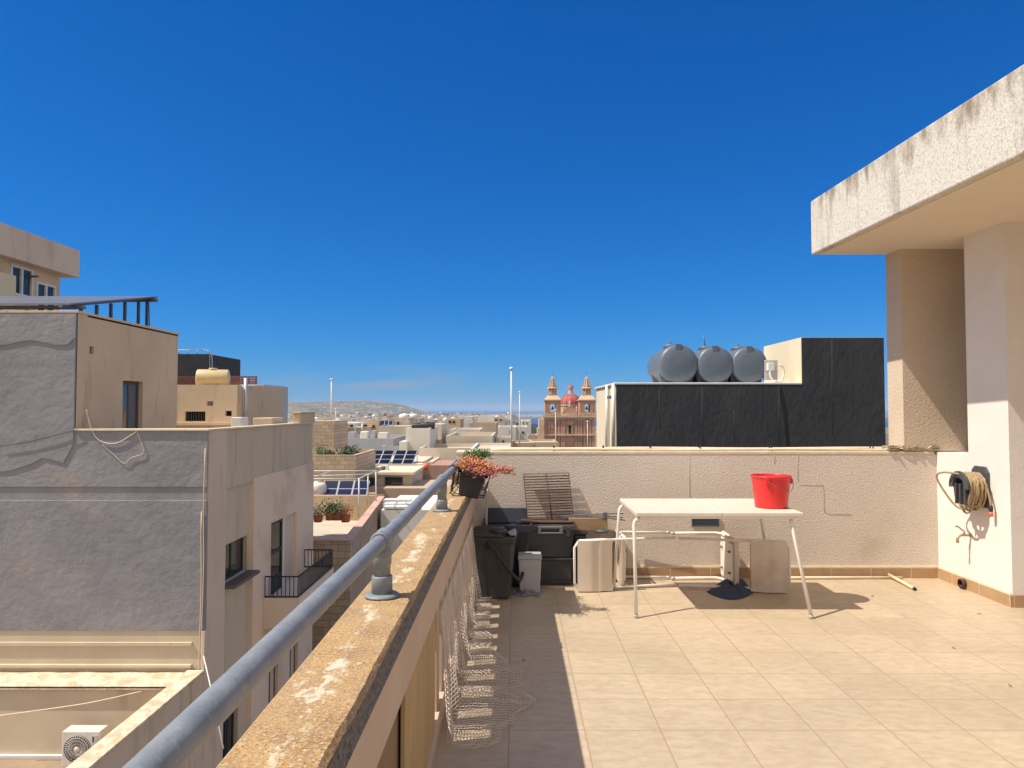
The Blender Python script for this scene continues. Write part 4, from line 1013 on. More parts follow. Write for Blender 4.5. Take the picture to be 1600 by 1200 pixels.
ac = thing('air_conditioner', 'large off white air conditioner with round fan grille on the courtyard roof', 'air conditioner', (-9.28, 15.6, -6.3))
ax0, ax1, ay0, ay1, az0, az1 = -9.70, -8.88, 15.45, 15.78, -6.22, -5.48
MB().box(ax0, ax1, ay0, ay1, az0, az1, .02).build('casing', 'acwhite', ac)
fc = Vector((ax0 + .34, ay0 - .004, (az0 + az1) / 2))
MB().lathe([(0, 0), (.29, 0), (.29, .004), (0, .004)], fc, axis=(0, -1, 0), seg=32).build('fan_opening', 'dark', ac)
b = MB()
for k in range(3):
    b.grid(lambda u, v, k=k: fc + Vector((math.cos(k * 2.094 + v * .9 + u * .4) * (.05 + .2 * u), -.006 - .008 * v, math.sin(k * 2.094 + v * .9 + u * .4) * (.05 + .2 * u))), 6, 4)
b.build('fan', 'steel', ac)
b = MB()
for r_ in (.06, .12, .18, .24, .29): b.tube([fc + Vector((r_ * math.cos(a), -.022, r_ * math.sin(a))) for a in [2 * math.pi * i / 32 for i in range(32)]], .005, 5, closed=True)
for k in range(36):
    a = 2 * math.pi * k / 36; b.tube([fc + Vector((.05 * math.cos(a), -.022, .05 * math.sin(a))), fc + Vector((.17 * math.cos(a + .15), -.026, .17 * math.sin(a + .15))), fc + Vector((.29 * math.cos(a + .3), -.022, .29 * math.sin(a + .3)))], .004, 4)
b.lathe([(0, 0), (.06, 0), (.05, .012), (0, .014)], fc + Vector((0, -.02, 0)), axis=(0, -1, 0), seg=16)
b.build('fan_grille', 'acwhite', ac)
b = MB().box(ax1 - .17, ax1 - .05, ay0 - .008, ay0 - .001, az0 + .25, az1 - .08, .003); b.build('service_panel', 'greywhite', ac)
b = MB().box(ax1 - .155, ax1 - .125, ay0 - .0095, ay0 - .0082, az1 - .22, az1 - .11); b.build('sticker', 'dark', ac)
for x in (ax0 + .12, ax1 - .16): MB().box(x, x + .06, ay0 - .02, ay1 + .02, -6.38, az0 - .001).build('foot', 'steel', ac)

# solar array on the rooftop room
pv = thing('solar_array', 'large tilted solar array on steel posts above the ochre rooftop room', 'solar panels', (-12, 20, 3.8))
A = [Vector((-11.2, 17.8, 4.10)), Vector((-11.2, 22.2, 4.98)), Vector((-34, 22.2, 4.98)), Vector((-34, 17.8, 4.10))]
b = MB()
for i in range(12):
    for j in range(3):
        x0, x1 = -11.2 - i * 1.9, -11.2 - i * 1.9 - 1.88
        ya, yb = 17.8 + j * 1.467, 17.8 + j * 1.467 + 1.455
        f = lambda y: 4.10 + (y - 17.8) * .2
        b.hexa([(x1, ya, f(ya) - .04), (x0, ya, f(ya) - .04), (x0, yb, f(yb) - .04), (x1, yb, f(yb) - .04)], [(x1, ya, f(ya)), (x0, ya, f(ya)), (x0, yb, f(yb)), (x1, yb, f(yb))])
b.build('panel', 'pvback', pv)
b = MB()
b.box(-34, -11.1, 21.9, 22.0, 4.76, 4.86); b.box(-34, -11.1, 18.2, 18.3, 4.02, 4.10)
b.hexa([(-11.45, 17.75, 3.99), (-11.37, 17.75, 3.99), (-11.37, 22.4, 4.92), (-11.45, 22.4, 4.92)], [(-11.45, 17.75, 4.045), (-11.37, 17.75, 4.045), (-11.37, 22.4, 4.975), (-11.45, 22.4, 4.975)])
b.build('beam', 'steel', pv)
for (x, y, h) in [(-11.41, 18.6, 4.14), (-11.41, 19.3, 4.28), (-11.41, 19.98, 4.42), (-11.41, 20.7, 4.56), (-11.41, 21.45, 4.71), (-11.41, 21.95, 4.81), (-12.6, 18.25, 4.0), (-13.3, 18.25, 4.0), (-14.1, 18.25, 4.0), (-15, 18.25, 4.0)]:
    MB().box(x - .035, x + .035, y - .035, y + .035, 3.801, h).build('post', 'steel', pv)
MB().tube([(-11.41, 22.05, 4.8), (-11.38, 22.08, 3.80)], .012, 5).build('cable', 'black', pv)

# tall block behind, far left
tl = thing('apartment_building', 'taller beige block with deep roof slab and white framed windows at the far left', 'apartment block', (-20, 27, -13))
b = MB().box(-40, -18.5, 22, 30, 7.0, 8.16, .02); b.build('roof', 'facade', tl)
b = MB(); b.holes(sidemap(-18.95), 22, 29.4, -13, 6.999, [(26.5, 27.75, 5.75, 6.9), (27.95, 29.15, 5.2, 6.5)], .15)
b.add([(-18.95, 29.4, -13), (-40, 29.4, -13), (-40, 29.4, 7), (-18.95, 29.4, 7)], [(0, 1, 2, 3)])
b.build('wall', 'ochre', tl)
MB().box(-40, -18.62, 24.2, 26.35, -13, 6.4).build('bay', 'lightcream', tl)
for (ya, yb, za, zb) in ((26.5, 27.75, 5.75, 6.9), (27.95, 29.15, 5.2, 6.5)):
    X = -19.0
    w = MB().box(X - .03, X + .08, ya, ya + .09, za, zb); w.box(X - .03, X + .08, yb - .09, yb, za, zb); w.box(X - .03, X + .08, ya + .0901, yb - .0901, zb - .09, zb); w.box(X - .03, X + .08, ya + .0901, yb - .0901, za, za + .09); w.box(X - .03, X + .08, (ya + yb) / 2 - .05, (ya + yb) / 2 + .05, za + .0901, zb - .0901)
    fr = w.build('window', 'tankwhite', tl)
    MB().box(X - .02, X, ya + .091, yb - .091, za + .091, zb - .091).build('pane', 'glass', fr)
MB().box(-19.2, -18.55, 27.4, 27.5, 6.55, 6.62).build('bracket', 'sillbrown', tl)

# ochre rooftop house with the cream tank, black block and red fence behind it
oh = thing('rooftop_house', 'ochre rooftop room with dark grille window carrying the cream tank', 'house', (-11.3, 27, -13))
Y = 26.2
x0, x1 = P(262, 600, Y).x, P(371, 600, Y).x
fm = lambda Y_: (lambda u, z, d: Vector((u, Y_ + d, z)))
def rect(pxa, pxb, pya, pyb, Y_): return (P(pxa, 640, Y_).x, P(pxb, 640, Y_).x, P(800, pyb, Y_).z, P(800, pya, Y_).z)
hs = [rect(289, 321, 643, 658, Y), rect(352, 362, 642, 650, Y), rect(323, 333, 627, 634, Y)]
b = MB(); b.holes(fm(Y), x0, x1, -13, zz(601, Y), hs, .2)
b.add([(x1, Y, -13), (x1, Y + 5, -13), (x1, Y + 5, zz(601, Y)), (x1, Y, zz(601, Y))], [(0, 1, 2, 3)]); b.add([(x0, Y, zz(601, Y)), (x1, Y, zz(601, Y)), (x1, Y + 5, zz(601, Y)), (x0, Y + 5, zz(601, Y))], [(0, 1, 2, 3)])
b.build('wall', 'ochre', oh)
for i, (a, c, d, e) in enumerate(hs):
    o = MB().box(a, c, Y + .15, Y + .19, d, e).build('window' if i < 2 else 'vent', 'dark' if i < 2 else 'greywhite', oh)
    if i == 0:
        b = MB()
        for k in range(9): b.tube([(a + (c - a) * k / 8, Y + .1, d), (a + (c - a) * k / 8, Y + .1, e)], .012, 4)
        b.build('grille', 'steel', o)
MB().box(x0 - .02, x1 + .5, Y - .25, Y - .001, zz(664, Y), zz(660, Y)).build('ledge', 'ochre', oh)
for px, w_ in ((373, .05), (380, .04), (384, .07)): MB().tube([P(px, 655, Y + .5), P(px, 602 if px != 384 else 591, Y + .5)], w_, 8).build('pipe', 'alu' if px > 374 else 'sillbrown', oh)
def lying_tank(name, label, c, r, L, axis, m, group=None, lid=True):
    t = thing(name, label, 'water tank', c - Vector((0, 0, r)), group); ax = Vector(axis).normalized()
    MB().lathe([(0, -L / 2 - .12 * r), (r * .5, -L / 2 - .10 * r), (r * .86, -L / 2 - .03 * r), (r * .97, -L / 2 + .04 * r), (r, -L / 2 + .12 * r), (r, 0), (r, L / 2 - .12 * r), (r * .97, L / 2 - .04 * r), (r * .86, L / 2 + .03 * r), (r * .5, L / 2 + .10 * r), (0, L / 2 + .12 * r)], c, axis=ax, seg=36).build('body', m, t)
    for s_ in (-.3, .3):
        p = c + ax * L * s_; w = ax.cross(Vector((0, 0, 1))).normalized()
        MB().hexa([p - ax * .05 - w * r * .8 - Vector((0, 0, r)), p + ax * .05 - w * r * .8 - Vector((0, 0, r)), p + ax * .05 + w * r * .8 - Vector((0, 0, r)), p - ax * .05 + w * r * .8 - Vector((0, 0, r))], [p - ax * .05 - w * r * .9 - Vector((0, 0, r * .45)), p + ax * .05 - w * r * .9 - Vector((0, 0, r * .45)), p + ax * .05 + w * r * .9 - Vector((0, 0, r * .45)), p - ax * .05 + w * r * .9 - Vector((0, 0, r * .45))]).build('saddle', m, t)
    if lid: MB().lathe([(0, .06), (r * .42, .06), (r * .46, .04), (r * .46, 0), (r * .38, -.05)][::-1], c + Vector((0, 0, r * .98)), seg=24).build('lid', m, t)
    return t
lying_tank('water_tank', 'cream plastic water tank lying on the ochre rooftop room', P(333, 591, 27.5) + Vector((0, 0, -.02)), .36, 1.15, (1, .28, 0), 'tankcream')
bk_ = thing('black_block', 'black bitumen coated stair block behind the rust red rooftop fence', 'stair block', (P(300, 600, 34).x, 36, -13))
MB().box(P(250, 600, 34).x, P(325, 600, 34).x, 34, 38, -13, zz(553, 34)).build('wall', 'bitumen', bk_)
b = MB()
yb_ = 33.9
for px in range(266, 322, 14): b.tube([P(px, 554, 34.1), P(px, 546, 34.1)], .02, 5)
b.tube([P(262, 547, 34.1), P(318, 546.5, 34.1)], .02, 5); b.tube(bez([P(318, 546.5, 34.1), P(327, 549, 34.1), P(331, 556, 34.1), P(331.5, 580, 34.1)], 5), .025, 5); b.tube(bez([P(324, 548, 34.1), P(327, 556, 34.1), P(327, 580, 34.1)], 4), .025, 5)
for k in range(6): b.tube([P(327, 557 + 4 * k, 34.1), P(331.5, 557 + 4 * k, 34.1)], .014, 4)
b.build('ladder_rail', 'alu', bk_)
b = MB()
for px in range(268, 404, 11): b.tube([P(px, 600, 31), P(px, 588, 31)], .035, 4)
for py in (589, 592.5, 596, 599):
    a, c = P(262, py, 31), P(402, py, 31); b.box(a.x, c.x, 30.97, 31.0, a.z - .035, a.z + .035)
fo = b.build('fence', 'redfence', origin=P(330, 600, 31)); tag(fo, 'rust red horizontal rail fence on a roof behind the cream tank', 'fence')
cb = thing('rooftop_house', 'pale grey corrugated rooftop shed at the right of the red fence', 'shed', (P(395, 650, 29).x, 30, -13))
b = MB().box(P(330, 600, 29.4).x, P(413, 600, 29.4).x, 29.4, 32.5, -13, zz(601, 29.4)); b.build('wall', 'greywhite', cb)
b = MB()
for k in range(12): b.box(P(398 + k * 1.25, 600, 29.3).x, P(398.7 + k * 1.25, 600, 29.3).x, 29.33, 29.399, -3, zz(602, 29.3))
b.build('cladding', 'corr', cb)
MB().box(P(383, 600, 29).x, P(392, 600, 29).x, 28.8, 29.39, zz(645, 29), zz(628, 29), .03).build('water_heater', 'tankwhite', cb)
tag(MB().box(P(361, 650, 24).x, P(378, 650, 24).x, 24, 24.6, zz(668, 24) - .5, zz(652, 24), .03).build('roof_block', 'tankwhite', origin=P(369, 668, 24)), 'white painted block on the roof before the ochre room', 'block')

# ================================================================== BLACK BITUMEN BLOCK ON THE RIGHT, WITH GREY TANKS
nb = thing('apartment_building', 'block with black bitumen coated blank wall right behind the terrace wall', 'apartment block', (5, 17, -13))
Yn = 15.0; nx0, nx1, nxs = P(963, 600, Yn).x, P(1381, 600, Yn).x, P(1253, 600, Yn).x
zl, zu = zz(601, Yn), zz(528, Yn)
MB().prism([(nx0, Yn, -13), (nx1, Yn, -13), (nx1, Yn, zu), (nxs, Yn, zu), (nxs, Yn, zl), (nx0, Yn, zl)], (0, -.03, 0)).build('bitumen_wall', 'bitumen', nb)
MB().box(nx0 - .003, nx1 - .005, Yn + .0005, 18.6, -13, zl + .0).build('wall', 'lightcream', nb)
MB().box(nxs - .003, nx1 - .006, Yn + .0006, 17.25, zl + .0005, zu + .01).build('stair_block', 'lightcream', nb)
b = MB(); b.box(nx0 - .05, nxs - .01, Yn - .04, 18.65, zl + .0012, zl + .045, .01); b.build('coping', 'tankwhite', nb)
b = MB()
for px in (948.5, 958.5): b.tube([PX(px, 700, nx0 - .06), PX(px, 601, nx0 - .06)], .04, 8)
b.build('downpipe', 'tankwhite', nb)
b = MB(); p = PX(955, 620, nx0 - .06)
b.box(p.x - .06, p.x + .05, p.y - .25, p.y + .25, p.z - .04, p.z + .02); b.build('pipe_clip', 'steel', nb)
b = MB()
for px, pa, pb in ((1097, 604, 697), (1147, 640, 685), (1217, 604, 700), (1300, 530, 680), (1030, 610, 670)):
    b.tube([P(px, pa, Yn - .031), P(px + .5, pb, Yn - .031)], .004, 4)
b.build('drip_line', mat('grey_drip', (0.09, .088, .082), None, .9), nb)
# dark crooked tar band
MB().prism([P(x, y, Yn - .0302) for x, y in ((1217, 606), (1221, 606), (1229, 640), (1233, 698), (1229, 699), (1225, 650))], (0, -.006, 0)).build('tar_band', mat('fresh_tar', (0.008, .008, .009), None, .4), nb)
for k, (px, wr) in enumerate(((1060, .425), (1117.5, .405), (1171, .40))):
    Yt = 16.6 - .0
    lab = ['grey water tank nearest the cream end of the black block, leftmost of three', 'middle one of three grey water tanks on the black block', 'grey water tank beside the grey box, rightmost of three'][k]
    c = P(px, 580, 15.45 + .75); c = Vector((P(px, 580, 15.42).x + .02, 16.17, zl + .045 + wr))
    t = lying_tank('water_tank', lab, c, wr, 1.45, (0, 1, 0), 'tankgrey', 'grey tanks on the black block', lid=True)
    yf = c.y - .725
    MB().box(c.x - .075, c.x + .055, yf - .028, yf + .10, c.z + wr - .13, c.z + wr + .008, .006).build('inlet_boss', 'tankgrey', t)
    MB().tube([Vector((c.x + .84 * wr * math.cos(a), yf - .012, c.z + .84 * wr * math.sin(a) * 0 + .01)) for a in [math.pi * i / 12 for i in range(13)]], .006, 5).build('seam', 'greywhite', t)
    MB().tube([c + Vector((-.05, -.1, wr)), c + Vector((-.09 if k == 1 else -.05, -.1, wr + (.30 if k == 1 else .16)))], .014, 5).build('vent_stub', 'steel', t)
hb = thing('meter_box', 'grey electrical box with white conduit beside the rightmost grey tank', 'box', P(1205, 603, 15.4))
MB().box(P(1195.5, 600, 15.4).x, P(1215.5, 600, 15.4).x, 15.4, 15.55, zl + .12, zz(562.5, 15.4), .01).build('cabinet', 'greywhite', hb)
MB().box(P(1200, 600, 15.3).x, P(1210, 600, 15.3).x, 15.28, 15.399, zz(579, 15.3), zz(567, 15.3), .01).build('cover', 'tankwhite', hb)
MB().tube(bez([P(1203, 579, 15.3), P(1204, 588, 15.3), P(1209, 595, 15.3), P(1220, 596, 15.3), P(1224, 588, 15.3), P(1224, 575, 15.3), P(1218, 570, 15.3)], 6), .024, 6).build('conduit', 'tankwhite', hb)
MB().tube([(P(1210, 600, 15.3).x, 15.3, zl + .046), P(1210, 594, 15.3)], .05, 8).build('base_pipe', 'tankwhite', hb)

# ================================================================== LAND, SEA AND THE TOWN
SEA = -70.0
def smooth(a, b, x):
    t = min(1, max(0, (x - a) / (b - a))); return t * t * (3 - 2 * t)
from mathutils import noise as mnoise
def land_h(x, y):
    px = 803 + x / max(y, 1) * F                          # bearing, only to lay the land out as a map of directions
    near = -13.0 - .016 * max(0, y - 20)
    valley = -52 + 8 * mnoise.noise(Vector((x * .0015, y * .0015, 0)))
    h = near + (valley - near) * smooth(500, 1500, y)
    n = mnoise.fractal(Vector((x * .0011, y * .0011, 3.1)), 1.0, 2.0, 6)
    # long ridge on the left that drops to the sea on the right
    k = 1 - smooth(-900, -190, x * 4300 / max(y, 1))
    ridge = (37 + 9 * mnoise.noise(Vector((x * .0006, 1.7, 0))))
    hill = smooth(1700, 4200, y) * (1 - smooth(4600, 6000, y))
    h += (ridge + 52 + 6 * n) * hill * k + 7 * n * smooth(900, 2500, y) * k * (1 - hill * .3)
    # a bay on the right, then a low spit of land, then open sea
    bay = smooth(-700, -150, x * 4300 / max(y, 1))
    h = h + (SEA - 14 - h) * bay * smooth(2100, 2700, y)
    spit = smooth(4900, 5500, y) * (1 - smooth(7600, 8400, y)) * bay
    h = h + (SEA + 7 + 4 * n - h) * spit
    if y > 8400: h = min(h, SEA - 10)
    return h
ys = [24 + 12 * i for i in range(12)] + [170 * 1.035 ** i for i in range(118)]
nx = 150
vs, fs = [], []
for y in [-3500, -1200, -400, -150, -60, -10] + ys:
    for i in range(nx + 1):
        x = (i / nx - .5) * (2.3 * max(abs(y), 60) + 160); vs.append((x, y, land_h(x, y) if y > 0 else -13.0))
nr = len(ys) + 6
fs = [(r * (nx + 1) + i, r * (nx + 1) + i + 1, (r + 1) * (nx + 1) + i + 1, (r + 1) * (nx + 1) + i) for r in range(nr - 1) for i in range(nx)]
setting(MB().add(vs, fs, True).build('terrain', 'land'))
setting(MB().box(-28000, 28000, 1500, 26000, SEA - 3, SEA).build('sea', 'sea'))
setting(MB().box(-7.2, -.55, -60, 48, -13.1, -12.9).build('street', 'asphalt'))

def g(y): return land_h(0, max(y, 20)) - 2
RT = random.Random(17)
def win(t, pxs, Y, m='glass', frame=None):
    for (a, c, d, e) in pxs:
        x0, x1, z0, z1 = rect(a, c, d, e, Y)
        o = MB().box(x0, x1, Y - .05, Y + .1, z0, z1).build('window', frame or 'steel', t)
        MB().box(x0 + .06, x1 - .06, Y - .058, Y - .02, z0 + .06, z1 - .06).build('pane', m, o)
def house(label, px0, px1, pyt, Y, D, m, cat='house', wins=(), par=.7, group='houses of the town', door=None, skew=0.0, name='town_house', cap=None):
    x0, x1, zt = P(px0, 640, Y).x, P(px1, 640, Y).x, P(800, pyt, Y).z
    t = thing(name, label, cat, ((x0 + x1) / 2, Y + D / 2, g(Y)), group)
    t['dy'] = D / 2
    b = MB().box(x0, x1, Y, Y + D, g(Y), zt - par); b.build('wall', m, t)
    if par > .05:
        w = .22; b = MB()
        b.box(x0, x1, Y + .002, Y + w, zt - par + .001, zt); b.box(x0, x1, Y + D - w, Y + D - .002, zt - par + .001, zt)
        b.box(x0 + .001, x0 + w, Y + w + .001, Y + D - w - .001, zt - par + .001, zt - .003); b.box(x1 - w, x1 - .001, Y + w + .001, Y + D - w - .001, zt - par + .001, zt - .003)
        b.build('parapet', cap or m, t)
        MB().box(x0 + w, x1 - w, Y + w, Y + D - w, zt - par + .001, zt - par + .02).build('roof', 'paleroof', t)
    if wins: win(t, wins, Y)
    return t
def tank(px, pyb, Y, r, h, m, label, group='round roof tanks of the town'):
    c = P(px, pyb, Y)
    t = thing('water_tank', label, 'water tank', c, group)
    MB().lathe([(0, 0), (r, 0), (r, h * .8), (r * .8, h * .95), (r * .3, h), (0, h)], c, seg=14).build('body', m, t)
    MB().lathe([(0, h + .08), (r * .28, h + .06), (r * .30, h - .01)][::-1], c, seg=12).build('lid', m, t)
    return t
def solar(px0, px1, pyb, pyt, Y, dY, nx_, ny_, label, lean=0, m='pvcell', name='solar_bank'):
    """tilted bank of panels; bottom edge at depth Y, top edge at depth Y + dY"""
    a, c = P(px0, pyb, Y), P(px1, pyb, Y); e, f = P(px0 + lean, pyt, Y + dY), P(px1 + lean, pyt, Y + dY)
    t = thing(name, label, 'solar panel', (a + c) / 2)
    q = lambda u, v, o=0: (a * (1 - u) + c * u) * (1 - v) + (e * (1 - u) + f * u) * v + nrm * o
    nrm = (c - a).cross(e - a).normalized()
    if nrm.z < 0: nrm = -nrm
    b = MB(); b.hexa([q(0, 0, -.05), q(1, 0, -.05), q(1, 1, -.05), q(0, 1, -.05)], [q(0, 0), q(1, 0), q(1, 1), q(0, 1)]); b.build('frame', 'alu', t)
    gx, gy = .06 / max((c - a).length / nx_, .1) / 1.0, .06 / max((e - a).length / ny_, .1)
    for i in range(nx_):
        for j in range(ny_):
            u0, u1 = (i + gx) / nx_, (i + 1 - gx) / nx_; v0, v1 = (j + gy) / ny_, (j + 1 - gy) / ny_
            MB().hexa([q(u0, v0, .002), q(u1, v0, .002), q(u1, v1, .002), q(u0, v1, .002)], [q(u0, v0, .012), q(u1, v0, .012), q(u1, v1, .012), q(u0, v1, .012)]).build('panel', m, t)
    zb = min(a.z, c.z)
    for u in (.03, .5, .97):
        p = q(u, .97, -.06); MB().tube([p, Vector((p.x, p.y, zb - .15))], .035, 5).build('leg', 'alu', t)
    return t
def bush(label, px, py, Y, w, h, m='leafdark', n=900, name='shrub', cat='plant', pot=None):
    c = P(px, py, Y); t = thing(name, label, cat, c, None)
    b = MB(); r = random.Random(int(px * 7 + py))
    for _ in range(n):
        d = Vector((r.gauss(0, .42), r.gauss(0, .42), abs(r.gauss(.35, .3)))); k = Vector((c.x + d.x * w, c.y + d.y * w, c.z + d.z * h))
        u = Vector((r.gauss(0, 1), r.gauss(0, 1), r.gauss(.3, 1))).normalized(); v = u.orthogonal().normalized(); s_ = w * .11
        b.add([k, k + u * s_ + v * s_ * .45, k + u * s_ * 2, k + u * s_ - v * s_ * .45], [(0, 1, 2, 3)])
    b.build('foliage', m, t)
    if pot: MB().lathe([(0, 0), (pot * .8, 0), (pot, pot * 1.4), (pot * .9, pot * 1.4), (0, pot * 1.3)], c - Vector((0, 0, pot * 1.2)), seg=12).build('pot', 'terracotta', t)
    else: MB().tube([c - Vector((0, 0, .3)), c + Vector((0, 0, h * .5))], .05, 5).build('stem', 'wood', t)
    return t

# --- terrace with pink coping at the bend of the street (its street wall turns slightly away)
tz_ = -4.1
q0 = PZ(440, 843, tz_); q1 = PZ(548, 843, tz_); q2 = PZ(600, 775, tz_); q3 = Vector((-16.5, q2.y, tz_)); q0 = Vector((-16.5, q1.y, tz_))
tt = thing('town_house', 'stone terrace house with pink coping, potted plants and clothes line frame at the street bend', 'house', (-9, 36, -13))
def wallseg(b, p, q, th, z0, z1):
    d = (q - p); d.z = 0; n = Vector((-d.y, d.x, 0)).normalized() * th
    pts = [p, q, q + n, p + n]; b.hexa([Vector((k.x, k.y, z0)) for k in pts], [Vector((k.x, k.y, z1)) for k in pts])
b = MB(); wallseg(b, q0, q1, .3, -13, tz_ - .061); b.build('front_wall', 'masonry', tt)
q1b = q1 + Vector((.001, .302, 0))
b = MB(); wallseg(b, q1 + Vector((0, .301, 0)), q2, .3, -13, tz_ - .061); b.build('street_wall', 'masonry_y', tt)
b = MB(); b.hexa([Vector((q3.x, q3.y - .3, -13)), Vector((q2.x - .4, q3.y - .3, -13)), Vector((q2.x - .4, q3.y, -13)), Vector((q3.x, q3.y, -13))], [Vector((q3.x, q3.y - .3, tz_ + .05)), Vector((q2.x - .4, q3.y - .3, tz_ + .05)), Vector((q2.x - .4, q3.y, tz_ + .05)), Vector((q3.x, q3.y, tz_ + .05))]); b.build('back_wall', 'town4', tt)
b = MB(); wallseg(b, q0 + Vector((0, -.04, 0)), q1 + Vector((.04, -.04, 0)), .38, tz_ - .06, tz_); wallseg(b, q1 + Vector((.04, .345, 0)), q2 + Vector((.04, 0, 0)), .40, tz_ - .06, tz_); wallseg(b, q2 + Vector((0, .01, 0)), q3 + Vector((0, .01, 0)), .1, tz_ + .051, tz_ + .08); b.build('coping', 'pinkcope', tt)
b = MB(); b.hexa([Vector((k.x, k.y, -6.0)) for k in (q0 + Vector((0, .31, 0)), q1 + Vector((-.31, .31, 0)), q2 + Vector((-.31, -.31, 0)), q3 + Vector((0, -.31, 0)))], [Vector((k.x, k.y, -5.6)) for k in (q0 + Vector((0, .31, 0)), q1 + Vector((-.31, .31, 0)), q2 + Vector((-.31, -.31, 0)), q3 + Vector((0, -.31, 0)))]); b.build('roof', 'paleroof', tt)
b = MB(); wallseg(b, q1 + Vector((.01, .4, 0)), q2 + Vector((.01, .1, 0)), -.05, tz_ - 1.55, tz_ - 1.45); b.build('cornice', 'steel', tt)
for px, py, m_, s_, lb in ((497, 806, 'leafdark', .5, 'dark potted plant in the shaded corner of the pink coped terrace'), (516, 803, 'leafdark', .6, 'bushy potted plant right of the shaded corner on the pink coped terrace'), (527, 803, 'greenleaf', .7, 'yellow green potted plant on the pink coped terrace'), (540, 806, 'terracotta', .5, 'red flowering plant next to the street wall of the pink coped terrace')):
    bush(lb, px, py, 39.5, s_, .75, m_, 260, 'potted_plant', 'plant', .28)
cl = thing('clothes_line', 'white pole frame for washing lines over the pink coped terrace', 'clothes line', P(575, 800, 39))
for px, pt_, pb, Y in ((561, 747, 808, 37.0), (575, 741, 790, 39.5), (587.5, 735, 783, 42.5)):
    MB().tube([P(px, pb, Y), P(px, pt_, Y)], .045, 6).build('pole', 'tankwhite', cl)
b = MB()
for a, c in (((561, 748, 37), (440, 748, 37)), ((575, 741, 39.5), (440, 745.5, 39.5)), ((587.5, 735.5, 42.5), (440, 736, 42.5)), ((561, 748, 37), (587.5, 735.5, 42.5)), ((486, 748, 37), (518, 736, 42.5))):
    b.tube([P(*a), P(*c)], .032, 5)
b.build('crossbar', 'tankwhite', cl)
house('low tan roof just behind the pink coped terrace with the small solar bank', 440, 574, 779, 45.2, 3.2, 'town4', par=0)
solar(501, 572, 777, 751, 45.5, 2.2, 3, 2, 'dark blue solar bank of six panels just behind the pink coped terrace', 6)
tank(495, 779, 46.2, .62, 1.05, 'tankwhite', 'big cream white roof tank left of the six panel solar bank', None)
house('brown shaded stone house behind the clothes line', 440, 640, 762, 57, 5, 'town5', par=0)
ch = house('small cream rooftop cabin with dark sliding window and flat pale slab', 575, 642, 741, 52, 5, 'town1', wins=((602, 630, 745, 761), (576, 590, 746, 762)), par=0, name='rooftop_cabin', cat='cabin')
x0, x1, z0, z1 = rect(570, 648, 735, 741.5, 51.5); MB().hexa([(x0, 51.3, z0), (x1, 51.3, z0), (x1, 57.3, z0), (x0, 57.3, z0)], [(x0, 51.3, z0 + .18), (x1, 51.3, z0 + .18), (x1, 57.3, z0 + .18), (x0, 57.3, z0 + .18)]).build('roof', 'lightcream', ch)
a2 = thing('air_conditioner', 'small white air conditioner standing on the cabin roof', 'air conditioner', P(601, 736, 53)); x0, x1, z0, z1 = rect(595, 607, 727, 736, 53)
MB().box(x0, x1, 53, 53.4, z0, z1, .03).build('casing', 'tankwhite', a2); MB().lathe([(0, 0), (.17, 0), (.17, .01), (0, .012)], ((x0 + x1) / 2 - .08, 52.998, (z0 + z1) / 2), axis=(0, -1, 0), seg=16).build('fan', 'steel', a2)
house('cream house under the large twin solar bank', 565, 655, 725.5, 60, 12, 'town1', par=0)
solar(574, 608, 725, 703.5, 60.3, 2.6, 2, 3, 'left half of the large black twin solar bank above the cabin', 9, m='pvdark')
solar(611, 645, 725, 703.5, 60.3, 2.6, 2, 3, 'right half of the large black twin solar bank above the cabin', 8, m='pvdark')
house('brown brick terrace house left of the twin solar bank, bush on its roof', 380, 556, 711, 48.5, 7, 'masonry', par=1.0)
bush('round dark green bush on the brown brick terrace', 545, 714, 52, .9, .75, 'leafdark', 700)
bush('yellow green plant on the brown brick terrace by the stone tower', 501, 711, 52, .6, .8, 'greenleaf', 260)
bush('low dark plant on the brown brick terrace next to the yellow one', 514, 713, 52, .7, .45, 'leafdark', 300)
house('tall windowless limestone stair tower right of the brown parapet', 470, 522, 658, 60.5, 5, 'masonry', cat='tower', par=0, name='stair_tower')
house('long grey blue painted house with white roof domes, behind the brown brick terrace', 515, 615, 685, 84, 13, 'town3', par=.9)
house('grey stepped annex at the right of the long grey blue house', 596, 632, 697, 82, 8, 'town3', par=.5)
for k, (px, w_, h_, m_) in enumerate(((532, 10, 9, 'tankwhite'), (549, 10, 10, 'town3'), (569, 12, 11, 'tankwhite'), (583, 6, 12, 'town3'), (598, 14, 9, 'town2'))):
    x0, x1, z0, z1 = rect(px - w_ / 2, px + w_ / 2, 685 - h_, 686, 88)
    lb = ['leftmost white box on the long grey blue roof', 'grey box second from the left on the long grey blue roof', 'white domed box in the middle of the long grey blue roof', 'narrow grey chimney box on the long grey blue roof', 'wide pale box at the right of the long grey blue roof'][k]
    tag(MB().box(x0, x1, 88, 89.6, z0 - .9, z1, .12 if m_ == 'tankwhite' else .02).build('roof_box', m_, origin=((x0 + x1) / 2, 88, z0 - .9)), lb, 'roof box')
house('tall clean white windowless house right of the twin solar bank', 634, 671.5, 669, 74, 8, 'town2', par=.5, wins=())
house('small white block below the tall clean white house', 624, 636, 690, 73, 4, 'town2', par=0)
solar(653, 661, 727, 717, 66, .8, 1, 1, 'single dark solar panel leaning by the tall white house', 1)
house('cream stair tower behind the tall white house', 674, 690, 663, 84, 6, 'town1', cat='tower', par=0, wins=(), name='stair_tower')
house('grey brown house directly right of the tall white house', 668, 684, 688, 80, 5, 'town5', par=.3)
house('long plain cream house below the white roof parapet, left of the tall white pole', 697, 770, 681, 80, 13, 'town1', par=.5)
house('broad cream house in the street valley behind the planter', 655, 778, 700, 70, 9, 'town1', par=.4)
